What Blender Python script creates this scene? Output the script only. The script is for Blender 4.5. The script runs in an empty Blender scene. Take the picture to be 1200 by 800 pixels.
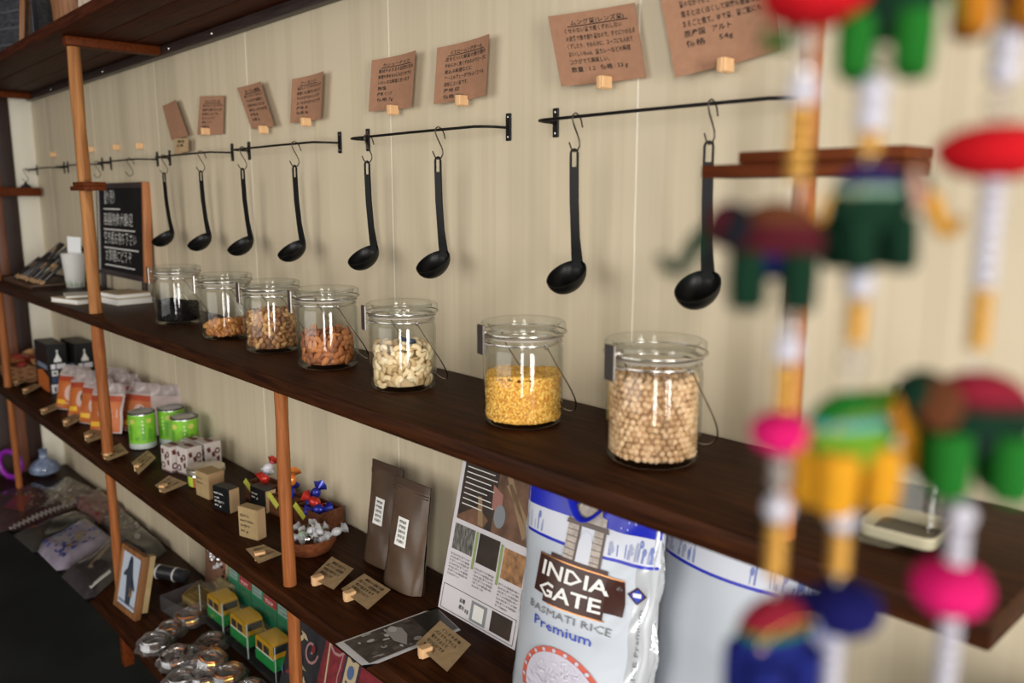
import bpy, bmesh, math, random
from mathutils import Vector as V, Matrix as M
R = random.Random(7)
C = bpy.context.scene.collection
SC = bpy.context.scene
pi = math.pi
# ------------------------------------------------------------------ camera
F, YV, XV = 970.0, 231.0, -305.0           # focal length in px, horizon row, vanishing point of the shelves
PIT = math.atan((400 - YV) / F); AZ = math.atan((600 - XV) / math.hypot(F, 400 - YV))
FW = V((-math.cos(AZ), math.sin(AZ), 0)); RT = V((math.sin(AZ), math.cos(AZ), 0)); UP = V((0, 0, 1))
FF = FW * math.cos(PIT) - UP * math.sin(PIT); UU = FW * math.sin(PIT) + UP * math.cos(PIT)
CZ = 1.45; CAM = V((0, -0.95, CZ))
cd = bpy.data.cameras.new('camera'); cam = bpy.data.objects.new('camera', cd); C.objects.link(cam)
cd.sensor_width = 36; cd.lens = 36 * F / 1200; cd.clip_start = 0.02; cd.clip_end = 60
cam.matrix_world = M(((RT.x, UU.x, -FF.x, CAM.x), (RT.y, UU.y, -FF.y, CAM.y), (RT.z, UU.z, -FF.z, CAM.z), (0, 0, 0, 1)))
cd.dof.use_dof = True; cd.dof.focus_distance = 1.5; cd.dof.aperture_fstop = 3.2; cd.dof.aperture_blades = 0
SC.camera = cam
# ------------------------------------------------------------------ world, daylight, exposure
w = bpy.data.worlds.new('world'); SC.world = w; w.use_nodes = True
w.node_tree.nodes['Background'].inputs[0].default_value = (0.92, 0.95, 1.0, 1)
w.node_tree.nodes['Background'].inputs[1].default_value = 0.045
def area(name, loc, tgt, sx, sy, e, col):
    l = bpy.data.lights.new(name, 'AREA'); l.shape = 'RECTANGLE'; l.size = sx; l.size_y = sy; l.energy = e; l.color = col
    o = bpy.data.objects.new(name, l); C.objects.link(o); o.location = loc
    o.rotation_euler = (V(tgt) - V(loc)).to_track_quat('-Z', 'Y').to_euler(); return o
area('shop_window_light', (1.6, -2.7, 1.45), (-0.9, -0.1, 1.2), 0.5, 2.2, 44, (1.0, 0.975, 0.93))
area('glass_door_light', (3.4, -1.5, 1.35), (-3.0, -0.2, 1.1), 0.9, 2.2, 115, (1.0, 0.975, 0.93))
area('street_window_light', (-1.7, -3.6, 1.5), (-1.5, 0.0, 1.1), 3.2, 2.0, 42, (1.0, 0.97, 0.91))
SC.view_settings.view_transform = 'Standard'; SC.view_settings.look = 'None'
SC.view_settings.exposure = 0.5; SC.view_settings.gamma = 1.0; SC.view_settings.use_curve_mapping = False
SC.cycles.transparent_max_bounces = 40
# ------------------------------------------------------------------ pixel -> place (a pixel gives a direction, the plane the distance)
def ray(x, y): return FF * F + RT * (x - 600) + UU * (400 - y)
def onY(x, y, Y=0.0):
    r = ray(x, y); return CAM + r * ((Y - CAM.y) / r.y)
def onZ(x, y, Z):
    r = ray(x, y); return CAM + r * ((Z - CAM.z) / r.z)
def onX(x, y, X):
    r = ray(x, y); return CAM + r * ((X - CAM.x) / r.x)
# ------------------------------------------------------------------ materials
MATS = {}
def mat(name, col, rough=0.6, metal=0.0, var=0.0, scale=30.0, stretch=(1, 1, 1), bump=0.0, col2=None, spec=0.5, coat=0.0, sheen=0.0, detail=4.0):
    if name in MATS: return MATS[name]
    m = bpy.data.materials.new(name); m.use_nodes = True; nt = m.node_tree; b = nt.nodes['Principled BSDF']
    b.inputs['Base Color'].default_value = (*col, 1); b.inputs['Roughness'].default_value = rough
    b.inputs['Metallic'].default_value = metal; b.inputs['Specular IOR Level'].default_value = spec
    b.inputs['Coat Weight'].default_value = coat; b.inputs['Sheen Weight'].default_value = sheen
    if var or bump or col2:
        tc = nt.nodes.new('ShaderNodeTexCoord'); mp = nt.nodes.new('ShaderNodeMapping'); mp.inputs['Scale'].default_value = stretch
        nz = nt.nodes.new('ShaderNodeTexNoise'); nz.inputs['Scale'].default_value = scale; nz.inputs['Detail'].default_value = detail
        nt.links.new(tc.outputs['Object'], mp.inputs[0]); nt.links.new(mp.outputs[0], nz.inputs['Vector'])
        if var or col2:
            cr = nt.nodes.new('ShaderNodeValToRGB'); c2 = col2 or tuple(c * (1 - var) for c in col)
            c1 = col if col2 else tuple(min(1, c * (1 + var)) for c in col)
            cr.color_ramp.elements[0].color = (*c2, 1); cr.color_ramp.elements[1].color = (*c1, 1)
            cr.color_ramp.elements[0].position = 0.33; cr.color_ramp.elements[1].position = 0.67
            nt.links.new(nz.outputs['Fac'], cr.inputs[0]); nt.links.new(cr.outputs[0], b.inputs['Base Color'])
        if bump:
            bp = nt.nodes.new('ShaderNodeBump'); bp.inputs['Strength'].default_value = bump; bp.inputs['Distance'].default_value = 0.002
            nt.links.new(nz.outputs['Fac'], bp.inputs['Height']); nt.links.new(bp.outputs[0], b.inputs['Normal'])
    MATS[name] = m; return m
def clear(name, tint=(0.97, 0.985, 0.975), edge=(0.55, 0.6, 0.57), ior=1.45, rough=0.02, haze=None):
    """thin clear glass or film: straight-through light plus Fresnel gloss; denser seen edge-on"""
    if name in MATS: return MATS[name]
    m = bpy.data.materials.new(name); m.use_nodes = True; nt = m.node_tree; nt.nodes.clear()
    out = nt.nodes.new('ShaderNodeOutputMaterial'); mx = nt.nodes.new('ShaderNodeMixShader'); fr = nt.nodes.new('ShaderNodeFresnel')
    fr.inputs[0].default_value = ior
    ge = nt.nodes.new('ShaderNodeNewGeometry'); mf = nt.nodes.new('ShaderNodeMix'); mf.inputs[2].default_value = ior; mf.inputs[3].default_value = 1 / ior   # same gloss from either side
    nt.links.new(ge.outputs['Backfacing'], mf.inputs[0]); nt.links.new(mf.outputs[0], fr.inputs[0])
    tr = nt.nodes.new('ShaderNodeBsdfTransparent'); gl = nt.nodes.new('ShaderNodeBsdfGlossy'); gl.inputs['Roughness'].default_value = rough
    lw = nt.nodes.new('ShaderNodeLayerWeight'); lw.inputs[0].default_value = 0.25
    mc = nt.nodes.new('ShaderNodeMix'); mc.data_type = 'RGBA'; mc.inputs[6].default_value = (*tint, 1); mc.inputs[7].default_value = (*edge, 1)
    nt.links.new(lw.outputs['Facing'], mc.inputs[0]); nt.links.new(mc.outputs[2], tr.inputs[0])
    nt.links.new(fr.outputs[0], mx.inputs[0]); nt.links.new(tr.outputs[0], mx.inputs[1]); nt.links.new(gl.outputs[0], mx.inputs[2])
    last = mx
    if haze:
        df = nt.nodes.new('ShaderNodeBsdfDiffuse'); df.inputs[0].default_value = (*haze[0], 1)
        m2 = nt.nodes.new('ShaderNodeMixShader'); m2.inputs[0].default_value = haze[1]
        nt.links.new(mx.outputs[0], m2.inputs[1]); nt.links.new(df.outputs[0], m2.inputs[2]); last = m2
    nt.links.new(last.outputs[0], out.inputs[0]); MATS[name] = m; return m
def wood(name, dark, light, axis=0, rough=0.45, coat=0.0, scale=9.0, spec=0.5):
    if name in MATS: return MATS[name]
    st = [14, 14, 14]; st[axis] = 0.9
    m = mat(name, light, rough, scale=scale, stretch=tuple(st), bump=0.12, col2=dark, coat=coat, detail=6, spec=spec)
    nt = m.node_tree; nz = [n for n in nt.nodes if n.type == 'TEX_NOISE'][0]; nz.inputs['Distortion'].default_value = 0.6
    return m
# ------------------------------------------------------------------ mesh helpers
class MB:
    def __init__(s): s.v = []; s.f = []; s.m = []
    def add(s, vs, fs, mi=0, T=None):
        o = len(s.v); s.v += [tuple(T @ V(p)) if T is not None else tuple(p) for p in vs]
        s.f += [tuple(i + o for i in f) for f in fs]; s.m += [mi] * len(fs); return s
    def box(s, c, d, mi=0, T=None):
        x, y, z = (k / 2 for k in d); a, b, e = c
        vs = [(a + i * x, b + j * y, e + k * z) for i in (-1, 1) for j in (-1, 1) for k in (-1, 1)]
        return s.add(vs, [(0, 1, 3, 2), (4, 6, 7, 5), (0, 4, 5, 1), (2, 3, 7, 6), (0, 2, 6, 4), (1, 5, 7, 3)], mi, T)
    def rbox(s, c, d, r=0.002, mi=0, T=None, seg=2):
        b = bmesh.new(); bmesh.ops.create_cube(b, size=1)
        for q in b.verts: q.co = V((q.co.x * d[0], q.co.y * d[1], q.co.z * d[2]))
        bmesh.ops.bevel(b, geom=b.edges[:], offset=min(r, min(d) * .45), segments=seg, affect='EDGES', profile=.5)
        b.verts.index_update()
        s.add([q.co + V(c) for q in b.verts], [[q.index for q in f.verts] for f in b.faces], mi, T); b.free(); return s
    def tube(s, pts, r, seg=8, mi=0, T=None, closed=False, flat=1.0):
        pts = [V(p) for p in pts]; n = len(pts); rr = r if isinstance(r, (list, tuple)) else [r] * n
        vs = []; up = None
        for i, p in enumerate(pts):
            d = (pts[(i + 1) % n] - pts[i - 1]) if closed else (pts[min(i + 1, n - 1)] - pts[max(i - 1, 0)])
            d.normalize()
            if up is None: up = d.orthogonal().normalized()
            up = (up - d * up.dot(d)); up = up.normalized() if up.length > 1e-6 else d.orthogonal().normalized()
            sd = d.cross(up)
            vs += [p + (up * math.cos(2 * pi * k / seg) + sd * math.sin(2 * pi * k / seg) * flat) * rr[i] for k in range(seg)]
        fs = [(i * seg + k, i * seg + (k + 1) % seg, ((i + 1) % n) * seg + (k + 1) % seg, ((i + 1) % n) * seg + k) for i in range(n if closed else n - 1) for k in range(seg)]
        if not closed: fs += [tuple(range(seg))[::-1], tuple((n - 1) * seg + k for k in range(seg))]
        return s.add(vs, fs, mi, T)
    def lathe(s, prof, seg=32, mi=0, T=None, a0=0.0, a1=2 * pi):
        full = abs(a1 - a0 - 2 * pi) < 1e-6; n = len(prof); k = seg if full else seg + 1; vs = []
        for r, z in prof: vs += [(r * math.cos(a0 + (a1 - a0) * j / seg), r * math.sin(a0 + (a1 - a0) * j / seg), z) for j in range(k)]
        fs = []
        for i in range(n - 1):
            for j in range(seg):
                a, b = i * k + j, i * k + (j + 1) % k
                fs.append((a, b, b + k, a + k))
        return s.add(vs, fs, mi, T)
    def grid(s, fn, nu, nv, mi=0, T=None, mfn=None):
        o = len(s.v); vs = [fn(i / nu, j / nv) for j in range(nv + 1) for i in range(nu + 1)]
        s.add(vs, [], 0, T); k = nu + 1
        for j in range(nv):
            for i in range(nu):
                s.f.append((o + j * k + i, o + j * k + i + 1, o + (j + 1) * k + i + 1, o + (j + 1) * k + i)); s.m.append(mfn((i + .5) / nu, (j + .5) / nv) if mfn else mi)
        return s
    def ball(s, c, r, mi=0, seg=12, rings=8, T=None):
        rx, ry, rz = r if isinstance(r, (tuple, list)) else (r, r, r); vs = []; fs = []
        for i in range(1, rings):
            a = pi * i / rings
            vs += [(c[0] + rx * math.sin(a) * math.cos(2 * pi * j / seg), c[1] + ry * math.sin(a) * math.sin(2 * pi * j / seg), c[2] + rz * math.cos(a)) for j in range(seg)]
        vs += [(c[0], c[1], c[2] + rz), (c[0], c[1], c[2] - rz)]; t = len(vs) - 2
        for i in range(rings - 2):
            for j in range(seg): fs.append((i * seg + j, (i + 1) * seg + j, (i + 1) * seg + (j + 1) % seg, i * seg + (j + 1) % seg))
        for j in range(seg): fs.append((t, j, (j + 1) % seg)); fs.append((t + 1, (rings - 2) * seg + (j + 1) % seg, (rings - 2) * seg + j))
        return s.add(vs, fs, mi, T)
    def poly(s, pts, th, mi=0, T=None, axis=1):
        """outline (u, v) extruded by th along the third axis (default: outline in x-z, depth along y)"""
        n = len(pts); mk = (lambda u, v, d: (u, d, v)) if axis == 1 else ((lambda u, v, d: (u, v, d)) if axis == 2 else (lambda u, v, d: (d, u, v)))
        vs = [mk(u, v, -th / 2) for u, v in pts] + [mk(u, v, th / 2) for u, v in pts]
        fs = [tuple(range(n)), tuple(range(2 * n - 1, n - 1, -1))] + [(i, i + n, (i + 1) % n + n, (i + 1) % n) for i in range(n)]
        return s.add(vs, fs, mi, T)
    def data(s, name, mats, ang=35):
        me = bpy.data.meshes.new(name); me.from_pydata(s.v, [], s.f)
        for m in (mats if isinstance(mats, (list, tuple)) else [mats]): me.materials.append(m)
        me.polygons.foreach_set('material_index', s.m); me.polygons.foreach_set('use_smooth', [True] * len(s.f))
        bm = bmesh.new(); bm.from_mesh(me); bmesh.ops.recalc_face_normals(bm, faces=bm.faces); bm.to_mesh(me); bm.free()
        me.set_sharp_from_angle(angle=math.radians(ang)); return me
    def build(s, name, mats, parent=None, ang=35, loc=None, rot=None):
        return link(name, s.data(name, mats, ang), parent, loc, rot)
def link(name, data, parent=None, loc=None, rot=None):
    o = bpy.data.objects.new(name, data); C.objects.link(o)
    if parent: o.parent = parent
    if loc is not None: o.location = loc
    if rot is not None: o.rotation_euler = rot
    return o
def tag(o, label=None, cat=None, group=None, kind=None):
    for k, v in (('label', label), ('category', cat), ('group', group), ('kind', kind)):
        if v: o[k] = v
    return o
def thing(name, label, cat, loc=(0, 0, 0), rz=0.0, group=None, rot=None):
    o = bpy.data.objects.new(name, None); C.objects.link(o); o.empty_display_size = 0.02; o.location = loc
    o.rotation_euler = rot if rot else (0, 0, rz); return tag(o, label, cat, group)
def copytree(o, parent=None):
    c = o.copy(); C.objects.link(c); c.parent = parent
    for ch in list(o.children): copytree(ch, c)
    return c
def frame(p0, ux, uy):
    """matrix whose local x, z axes follow ux, uy and whose y is the back of the face"""
    x = V(ux).normalized(); z = V(uy); z = (z - x * z.dot(x)).normalized(); y = z.cross(x)
    return M(((x.x, y.x, z.x, p0[0]), (x.y, y.y, z.y, p0[1]), (x.z, y.z, z.z, p0[2]), (0, 0, 0, 1)))
FONT = {}
def textmesh(s, size=0.01, align='LEFT', mats=None, space=1.0, bold=0.0, shear=0.0, width=None, line=1.0):
    """lettering as a flat mesh in local x-z, facing -y"""
    cu = bpy.data.curves.new('t', 'FONT'); cu.body = s; cu.size = size; cu.align_x = align; cu.resolution_u = 1; cu.space_character = space
    cu.offset = bold; cu.shear = shear; cu.fill_mode = 'FRONT'; cu.space_line = line
    o = bpy.data.objects.new('t', cu); C.objects.link(o); dg = bpy.context.evaluated_depsgraph_get(); dg.update()
    me = bpy.data.meshes.new_from_object(o.evaluated_get(dg)); bpy.data.objects.remove(o); bpy.data.curves.remove(cu)
    if width and me.vertices:
        xs = [v.co.x for v in me.vertices]; k = width / max(1e-6, max(xs) - min(xs))
        for v in me.vertices: v.co.x *= k
    me.transform(M.Rotation(pi / 2, 4, 'X')); me.materials.clear()
    if mats: me.materials.append(mats)
    return me
def lettering(s, size, m, parent, loc, rot=(0, 0, 0), name='lettering', **k):
    return link(name, textmesh(s, size, mats=m, **k), parent, loc, rot)
Z = lambda z: CZ + z
SH, LO, BO, TOPZ = Z(-0.3216), Z(-0.742), Z(-1.185), Z(0.421)   # shelf surfaces (upper shelf: underside)
# ------------------------------------------------------------------ colours
INK = mat('ink', (0.02, 0.014, 0.01), .7); BLACK = mat('black_plastic', (0.003, 0.003, 0.0035), .4, spec=.25); IRON = mat('black_iron', (0.005, 0.004, 0.004), .5, spec=.25)
KRAFT = mat('kraft_card', (0.36, 0.19, 0.115), .85, var=.06, scale=90, spec=.2)
KRAFT2 = mat('kraft_tag', (0.42, 0.29, 0.155), .8, var=.1, scale=60, spec=.2)
PEG = wood('peg_wood', (0.62, 0.36, 0.17), (0.74, 0.47, 0.24), 2, .6)
STEEL = mat('steel', (0.62, 0.6, 0.57), .22, 1.0); CHROME = mat('latch_steel', (0.42, 0.38, 0.35), .3, 1.0)
WHITE = mat('white_paper', (0.78, 0.77, 0.74), .7); GLASS = clear('glass', (.99, .995, .99), (.86, .885, .87), 1.42); FILM = clear('film', (0.97, .97, .97), (.85, .85, .85), 1.5, .12, ((.5, .5, .5), .012))
SHELFTOP = wood('shelf_wood', (0.015, 0.0038, 0.001), (0.048, 0.014, 0.0035), 0, .5, 0.0, spec=.10)
UPWOOD = wood('upper_shelf_wood', (0.026, 0.005, 0.002), (0.075, 0.017, 0.005), 0, .6, 0.0, spec=.1)
POST = wood('post_wood', (0.20, 0.058, 0.014), (0.33, 0.11, 0.031), 2, .55, spec=.2)
POSTY = wood('knotty_post_wood', (0.22, 0.078, 0.02), (0.44, 0.195, 0.064), 2, .55, scale=5, spec=.2)
ARMW = wood('arm_wood', (0.075, 0.015, 0.003), (0.13, 0.029, 0.006), 0, .55, spec=.1)
DARKW = wood('dark_ledger_wood', (0.025, 0.016, 0.015), (0.05, 0.034, 0.03), 0, .4)
# ------------------------------------------------------------------ the setting
def stripes(name, col, col2):
    m = bpy.data.materials.new(name); m.use_nodes = True; nt = m.node_tree; b = nt.nodes['Principled BSDF']
    b.inputs['Roughness'].default_value = .55; b.inputs['Specular IOR Level'].default_value = .35
    tc = nt.nodes.new('ShaderNodeTexCoord'); mp = nt.nodes.new('ShaderNodeMapping'); mp.inputs['Scale'].default_value = (36, .01, .25)
    nz = nt.nodes.new('ShaderNodeTexNoise'); nz.inputs['Scale'].default_value = 1.0; nz.inputs['Detail'].default_value = 3
    cr = nt.nodes.new('ShaderNodeValToRGB'); cr.color_ramp.elements[0].color = (*col2, 1); cr.color_ramp.elements[1].color = (*col, 1)
    cr.color_ramp.elements[0].position = .42; cr.color_ramp.elements[1].position = .56
    nt.links.new(tc.outputs['Object'], mp.inputs[0]); nt.links.new(mp.outputs[0], nz.inputs[0]); nt.links.new(nz.outputs['Fac'], cr.inputs[0]); nt.links.new(cr.outputs[0], b.inputs['Base Color'])
    return m
WALL = stripes('striped_panel', (0.60, 0.512, 0.368), (0.562, 0.476, 0.336)); SEAM = mat('panel_seam', (0.74, 0.68, 0.56), .5)
WHITEWALL = mat('white_wall', (0.66, 0.62, 0.52), .6)
wb = tag(MB().box((-1.0, 0.0508, 1.3), (6.08, 0.1, 2.6)).build('wall_back', SEAM), kind='structure')
S0 = -0.77
for k in range(-6, 4):
    x0, x1 = max(S0 + k * .612, -4.04), min(S0 + (k + 1) * .612, 2.04)
    if x1 - x0 < .02: continue
    MB().rbox(((x0 + x1) / 2, 0.004, 1.3), (x1 - x0 - .0035, 0.008, 2.6), .0006, seg=1).build('wall_panel', WALL, wb)
tag(MB().box((-4.09, -0.041, 1.3), (0.1, 0.083, 2.6)).build('wall_left', WHITEWALL), kind='structure')
dw = wood('dark_door_wood', (0.018, 0.007, 0.005), (0.034, 0.013, 0.009), 2, .5)
tag(MB().rbox((-4.07, -0.135, 1.3), (0.07, 0.1, 2.6), .004).build('door_1', dw), kind='structure')
d1 = bpy.data.objects['door_1']
MB().box((-4.08, -1.2, 1.3), (0.05, 2.03, 2.6)).build('door_leaf', dw, d1)
MB().rbox((-4.04, -.16, 1.3), (0.03, 0.04, 2.6), .006).build('door_stile', wood('door_stile_wood', (0.10, 0.032, 0.014), (0.16, 0.055, 0.024), 2, .5), d1)
tag(MB().box((-1.0, -2.2, -0.02), (6.2, 4.5, 0.04)).build('floor', mat('dark_concrete', (0.012, 0.014, 0.013), .6, var=.35, scale=4, bump=.1)), kind='structure')
tag(MB().box((-1.0, -2.2, 2.63), (6.2, 4.5, 0.06)).build('ceiling', mat('ceiling_board', (0.35, 0.31, 0.26), .7)), kind='structure')
# ------------------------------------------------------------------ shelving
rack = thing('wall_shelving', 'long dark wooden wall shelving with round orange posts', 'shelf', (-1.9, -0.14, 0))
RK = V((-1.9, -0.14, 0))
def rk(mb, name, m, **k): return mb.build(name, m, rack, loc=-RK, **k)
XL, XR = -4.0, -0.185
rk(MB().rbox(((XL + XR) / 2, -.1385, SH - .0145), (XR - XL, .273, .029), .004, 0), 'shelf_board', SHELFTOP)
rk(MB().rbox(((XL - .05) / 2, -.1385, LO - .017), (-.05 - XL, .273, .034), .004, 0), 'shelf_board', SHELFTOP)
rk(MB().rbox(((XL - .05) / 2, -.155, BO - .016), (-.05 - XL, .306, .032), .004, 0), 'shelf_board', SHELFTOP)
for k, (y0, y1) in enumerate(((-.30, -.202), (-.2, -.102), (-.1, -.002))):
    rk(MB().rbox(((XL - .3) / 2, (y0 + y1) / 2, TOPZ + .014), (-.3 - XL, y1 - y0, .028), .002, 0), 'shelf_board', UPWOOD)
rk(MB().rbox(((XL - .3) / 2, -.013, TOPZ - .0135), (-.3 - XL, .022, .026), .002, 0), 'ledger_strip', DARKW)
for x in (-3.62, -3.0, -2.42, -2.13, -1.5, -.9):
    rk(MB().lathe([(0, .003), (.004, .002), (.006, 0)], 10, T=M.Translation((x, -.024, TOPZ - .013)) @ M.Rotation(pi / 2, 4, 'X')), 'screw', STEEL)
def post(x, y, z0, z1, r, m, wob=.0006, seg=14):
    n = max(3, int((z1 - z0) / .06)); mb = MB(); ph = R.random() * 6
    mb.tube([(x + wob * math.sin(ph + i * 1.3), y + wob * math.cos(ph + i), z0 + (z1 - z0) * i / n) for i in range(n + 1)], [r * (1 + .05 * math.sin(ph + i * 2.1)) for i in range(n + 1)], seg)
    return rk(mb, 'post', m, ang=60)
PY = -.25; ARMZ = Z(.022)
for x, m, r in ((-2.49, POSTY, .0165), (-.377, POST, .0108), (-3.72, POST, .016)):
    post(x, PY, SH + .0005, ARMZ - .0045, r, POST if x != -2.49 else m); post(x, PY, ARMZ + .019, TOPZ - .027, r, m)
    if x < -1: post(x, PY, LO, SH - .03, r * .95, POST)
for x in (-3.72, -2.49, -1.40):
    post(x, PY if x != -1.4 else PY + .004, BO, LO - .035, .0125, POST)
post(-1.40, PY, LO + .0005, SH - .03, .0125, POST)
for x in (-2.49, -1.4):
    rk(MB().rbox((x, -.245, BO - .122), (.03, .03, .178), .003), 'foot', ARMW); 
for x, L in ((-2.49, .13), (-.377, .19), (-3.72, .16)):
    # short cross block on each post: a longer lower lath and a shorter upper one, ends flush on the right
    rk(MB().rbox((x, -.243, ARMZ + .002), (L, .056, .012), .0015, 0), 'cross_block', ARMW)
    rk(MB().rbox((x + L * .105, -.243, ARMZ + .0135), (L * .79, .056, .0105), .0015, 0), 'cross_block', ARMW)
for x in (-3.93, -2.49, -.377):
    rk(MB().rbox((x, -.148, TOPZ - .0130), (.034, .246, .024), .003, 0), 'cross_bar', ARMW)
rk(MB().rbox((-3.97, -.13, ARMZ), (.034, .24, .036), .003, 0), 'cross_bar', ARMW)
#@@ITEMS
# ------------------------------------------------------------------ rails, hooks, ladles
RZ, RY = Z(.114), -.05
PLATES = [(-4.03, -3.62), (-3.57, -3.15), (-3.06, -2.625), (-2.525, -2.097), (-2.0, -1.57), (-1.462, -1.04), (-.931, -.506)]
RLAB = ['by the white corner', 'above the leaning dark packets', 'above the chalkboard', 'above the jar of black raisins', 'above the jar of walnuts', 'above the jar of cashews', 'above the jar of chickpeas']
for (a, b), lb in zip(PLATES, RLAB):
    t = thing('hanging_rail', 'thin black iron hanging rail on the wall ' + lb, 'rail', ((a + b) / 2, 0, RZ), group='black hanging rails')
    h = (b - a) / 2
    pts = [(-h, -.003, 0), (-h + .002, -.03, 0), (-h + .008, -.045, 0), (-h + .022, RY, 0), (0, RY, .0005), (h - .03, RY, 0), (h - .008, -.045, -.001), (h - .002, -.03, -.001), (h, -.003, -.001)]
    MB().tube(pts, .0024, 8).build('bar', IRON, t, ang=60)
    for sx in (-h, h):
        p = MB().rbox((sx, -.0018, 0), (.012, .0035, .044), .001, seg=1).build('plate', IRON, t)
        for q in (-.016, .016): MB().lathe([(0, .0012), (.002, .0008), (.0026, 0)], 8, T=M.Translation((sx, -.0036, q)) @ M.Rotation(pi / 2, 4, 'X')).build('screw', STEEL, p)
HK = [(.017, -.014), (.014, -.004), (.009, .003), (.002, .0058), (-.0035, .003), (-.0045, -.004), (-.001, -.012), (.005, -.022), (.0105, -.032), (.0115, -.040), (.007, -.047), (0, -.049), (-.006, -.045), (-.011, -.036)]
hookme = MB().tube([(0, y, z) for y, z in HK], .0012, 6).data('s_hook', mat('hook_steel', (.11, .095, .08), .35, .8), 60)
ladleme = {}
def ladle_data():
    hd = MB(); W = .0068
    # handle: flat bar with a slot near the top
    prof = [(0, 0), (-.02, .0), (-.07, .0015), (-.12, .006), (-.145, .010), (-.158, .0125), (-.168, .0135)]
    def strip(x0, x1, i0, i1):
        vs = []; fs = []
        ps = [(z, y) for z, y in prof if i0 >= z >= i1]
        if ps[0][0] != i0: ps.insert(0, (i0, prof[0][1]))
        for z, y in ps:
            k = 1 + max(0, -z - .12) * 8
            vs += [(x0 * k, y - .0018, z), (x1 * k, y - .0018, z), (x1 * k, y + .0018, z), (x0 * k, y + .0018, z)]
        n = len(ps)
        for i in range(n - 1):
            for j in range(4): fs.append((i * 4 + j, i * 4 + (j + 1) % 4, (i + 1) * 4 + (j + 1) % 4, (i + 1) * 4 + j))
        fs += [(0, 1, 2, 3), tuple((n - 1) * 4 + j for j in (3, 2, 1, 0))]
        hd.add(vs, fs)
    strip(-W, W, -.02, -.168)
    for sx in (-1, 1): hd.box((sx * (W - .0011), 0, -.0105), (.0022, .0036, .021))
    hd.tube([(-W + .0013, 0, 0), (-W * .6, 0, .0035), (0, 0, .005), (W * .6, 0, .0035), (W - .0013, 0, 0)], .0019, 6)
    bw = MB(); T = M.Translation((0, -.0185, -.1745)) @ M.Rotation(math.radians(30), 4, 'X')
    n = 9; prof2 = [(math.sin(pi / 2 * i / n), -math.cos(pi / 2 * i / n)) for i in range(n + 1)]
    pr = [(r * .033, z * .027) for r, z in prof2]; inn = [(max(r * .0313, 0), z * .0253) for r, z in prof2[::-1]]
    bw.lathe(pr + inn, 28, T=T @ M.Scale(.86, 4, (1, 0, 0)) @ M.Scale(1.1, 4, (0, 1, 0)))
    return hd.data('handle', BLACK), bw.data('bowl', BLACK, 50)
lh, lb_ = ladle_data()
LD = [(192, 203, 'above the jar of black raisins'), (235, 198, 'above the jar of dried orange peel'), (284, 196, 'above the jar of walnuts'), (345, 192, 'above the jar of almonds'),
      (430, 187, 'between the almond jar and the cashew jar'), (513, 183, 'above the gap right of the cashew jar'), (673, 175, 'above the lentil jar beside the panel seam'), (831, 165, 'behind the brown cross block of the post')]
for px, py, where in LD:
    x = onY(px, py, RY).x
    tag(link('s_hook', hookme, None, (x, RY, RZ)), 'dark wire hook holding the ladle ' + where, 'hook', 'wire hooks on the rails')
    t = thing('soup_ladle', 'black plastic ladle hanging ' + where, 'ladle', (x, RY, RZ - .0505), R.uniform(.16, .26), 'black ladles on the rails')
    link('handle', lh, t); link('bowl', lb_, t)
for px, lab in ((113, 'bare dark wire hook nearest the knotty yellow post'), (151, 'bare dark wire hook above the chalkboard top edge')):
    tag(link('s_hook', hookme, None, (onY(px, 195, RY).x, RY, RZ)), lab, 'hook', 'wire hooks on the rails')
x = onY(29, 203, RY).x
tag(link('s_hook', hookme, None, (x, RY, RZ)), 'wire hook holding a small black knob by the corner', 'hook', 'wire hooks on the rails')
tag(MB().lathe([(0, .0), (.004, -.002), (.006, -.008), (.02, -.018), (.022, -.03), (.012, -.042), (0, -.044)], 16).build('tea_strainer', BLACK, None, loc=(x, RY, RZ - .0495)), 'small round black strainer on the far rail', 'strainer')
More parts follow.
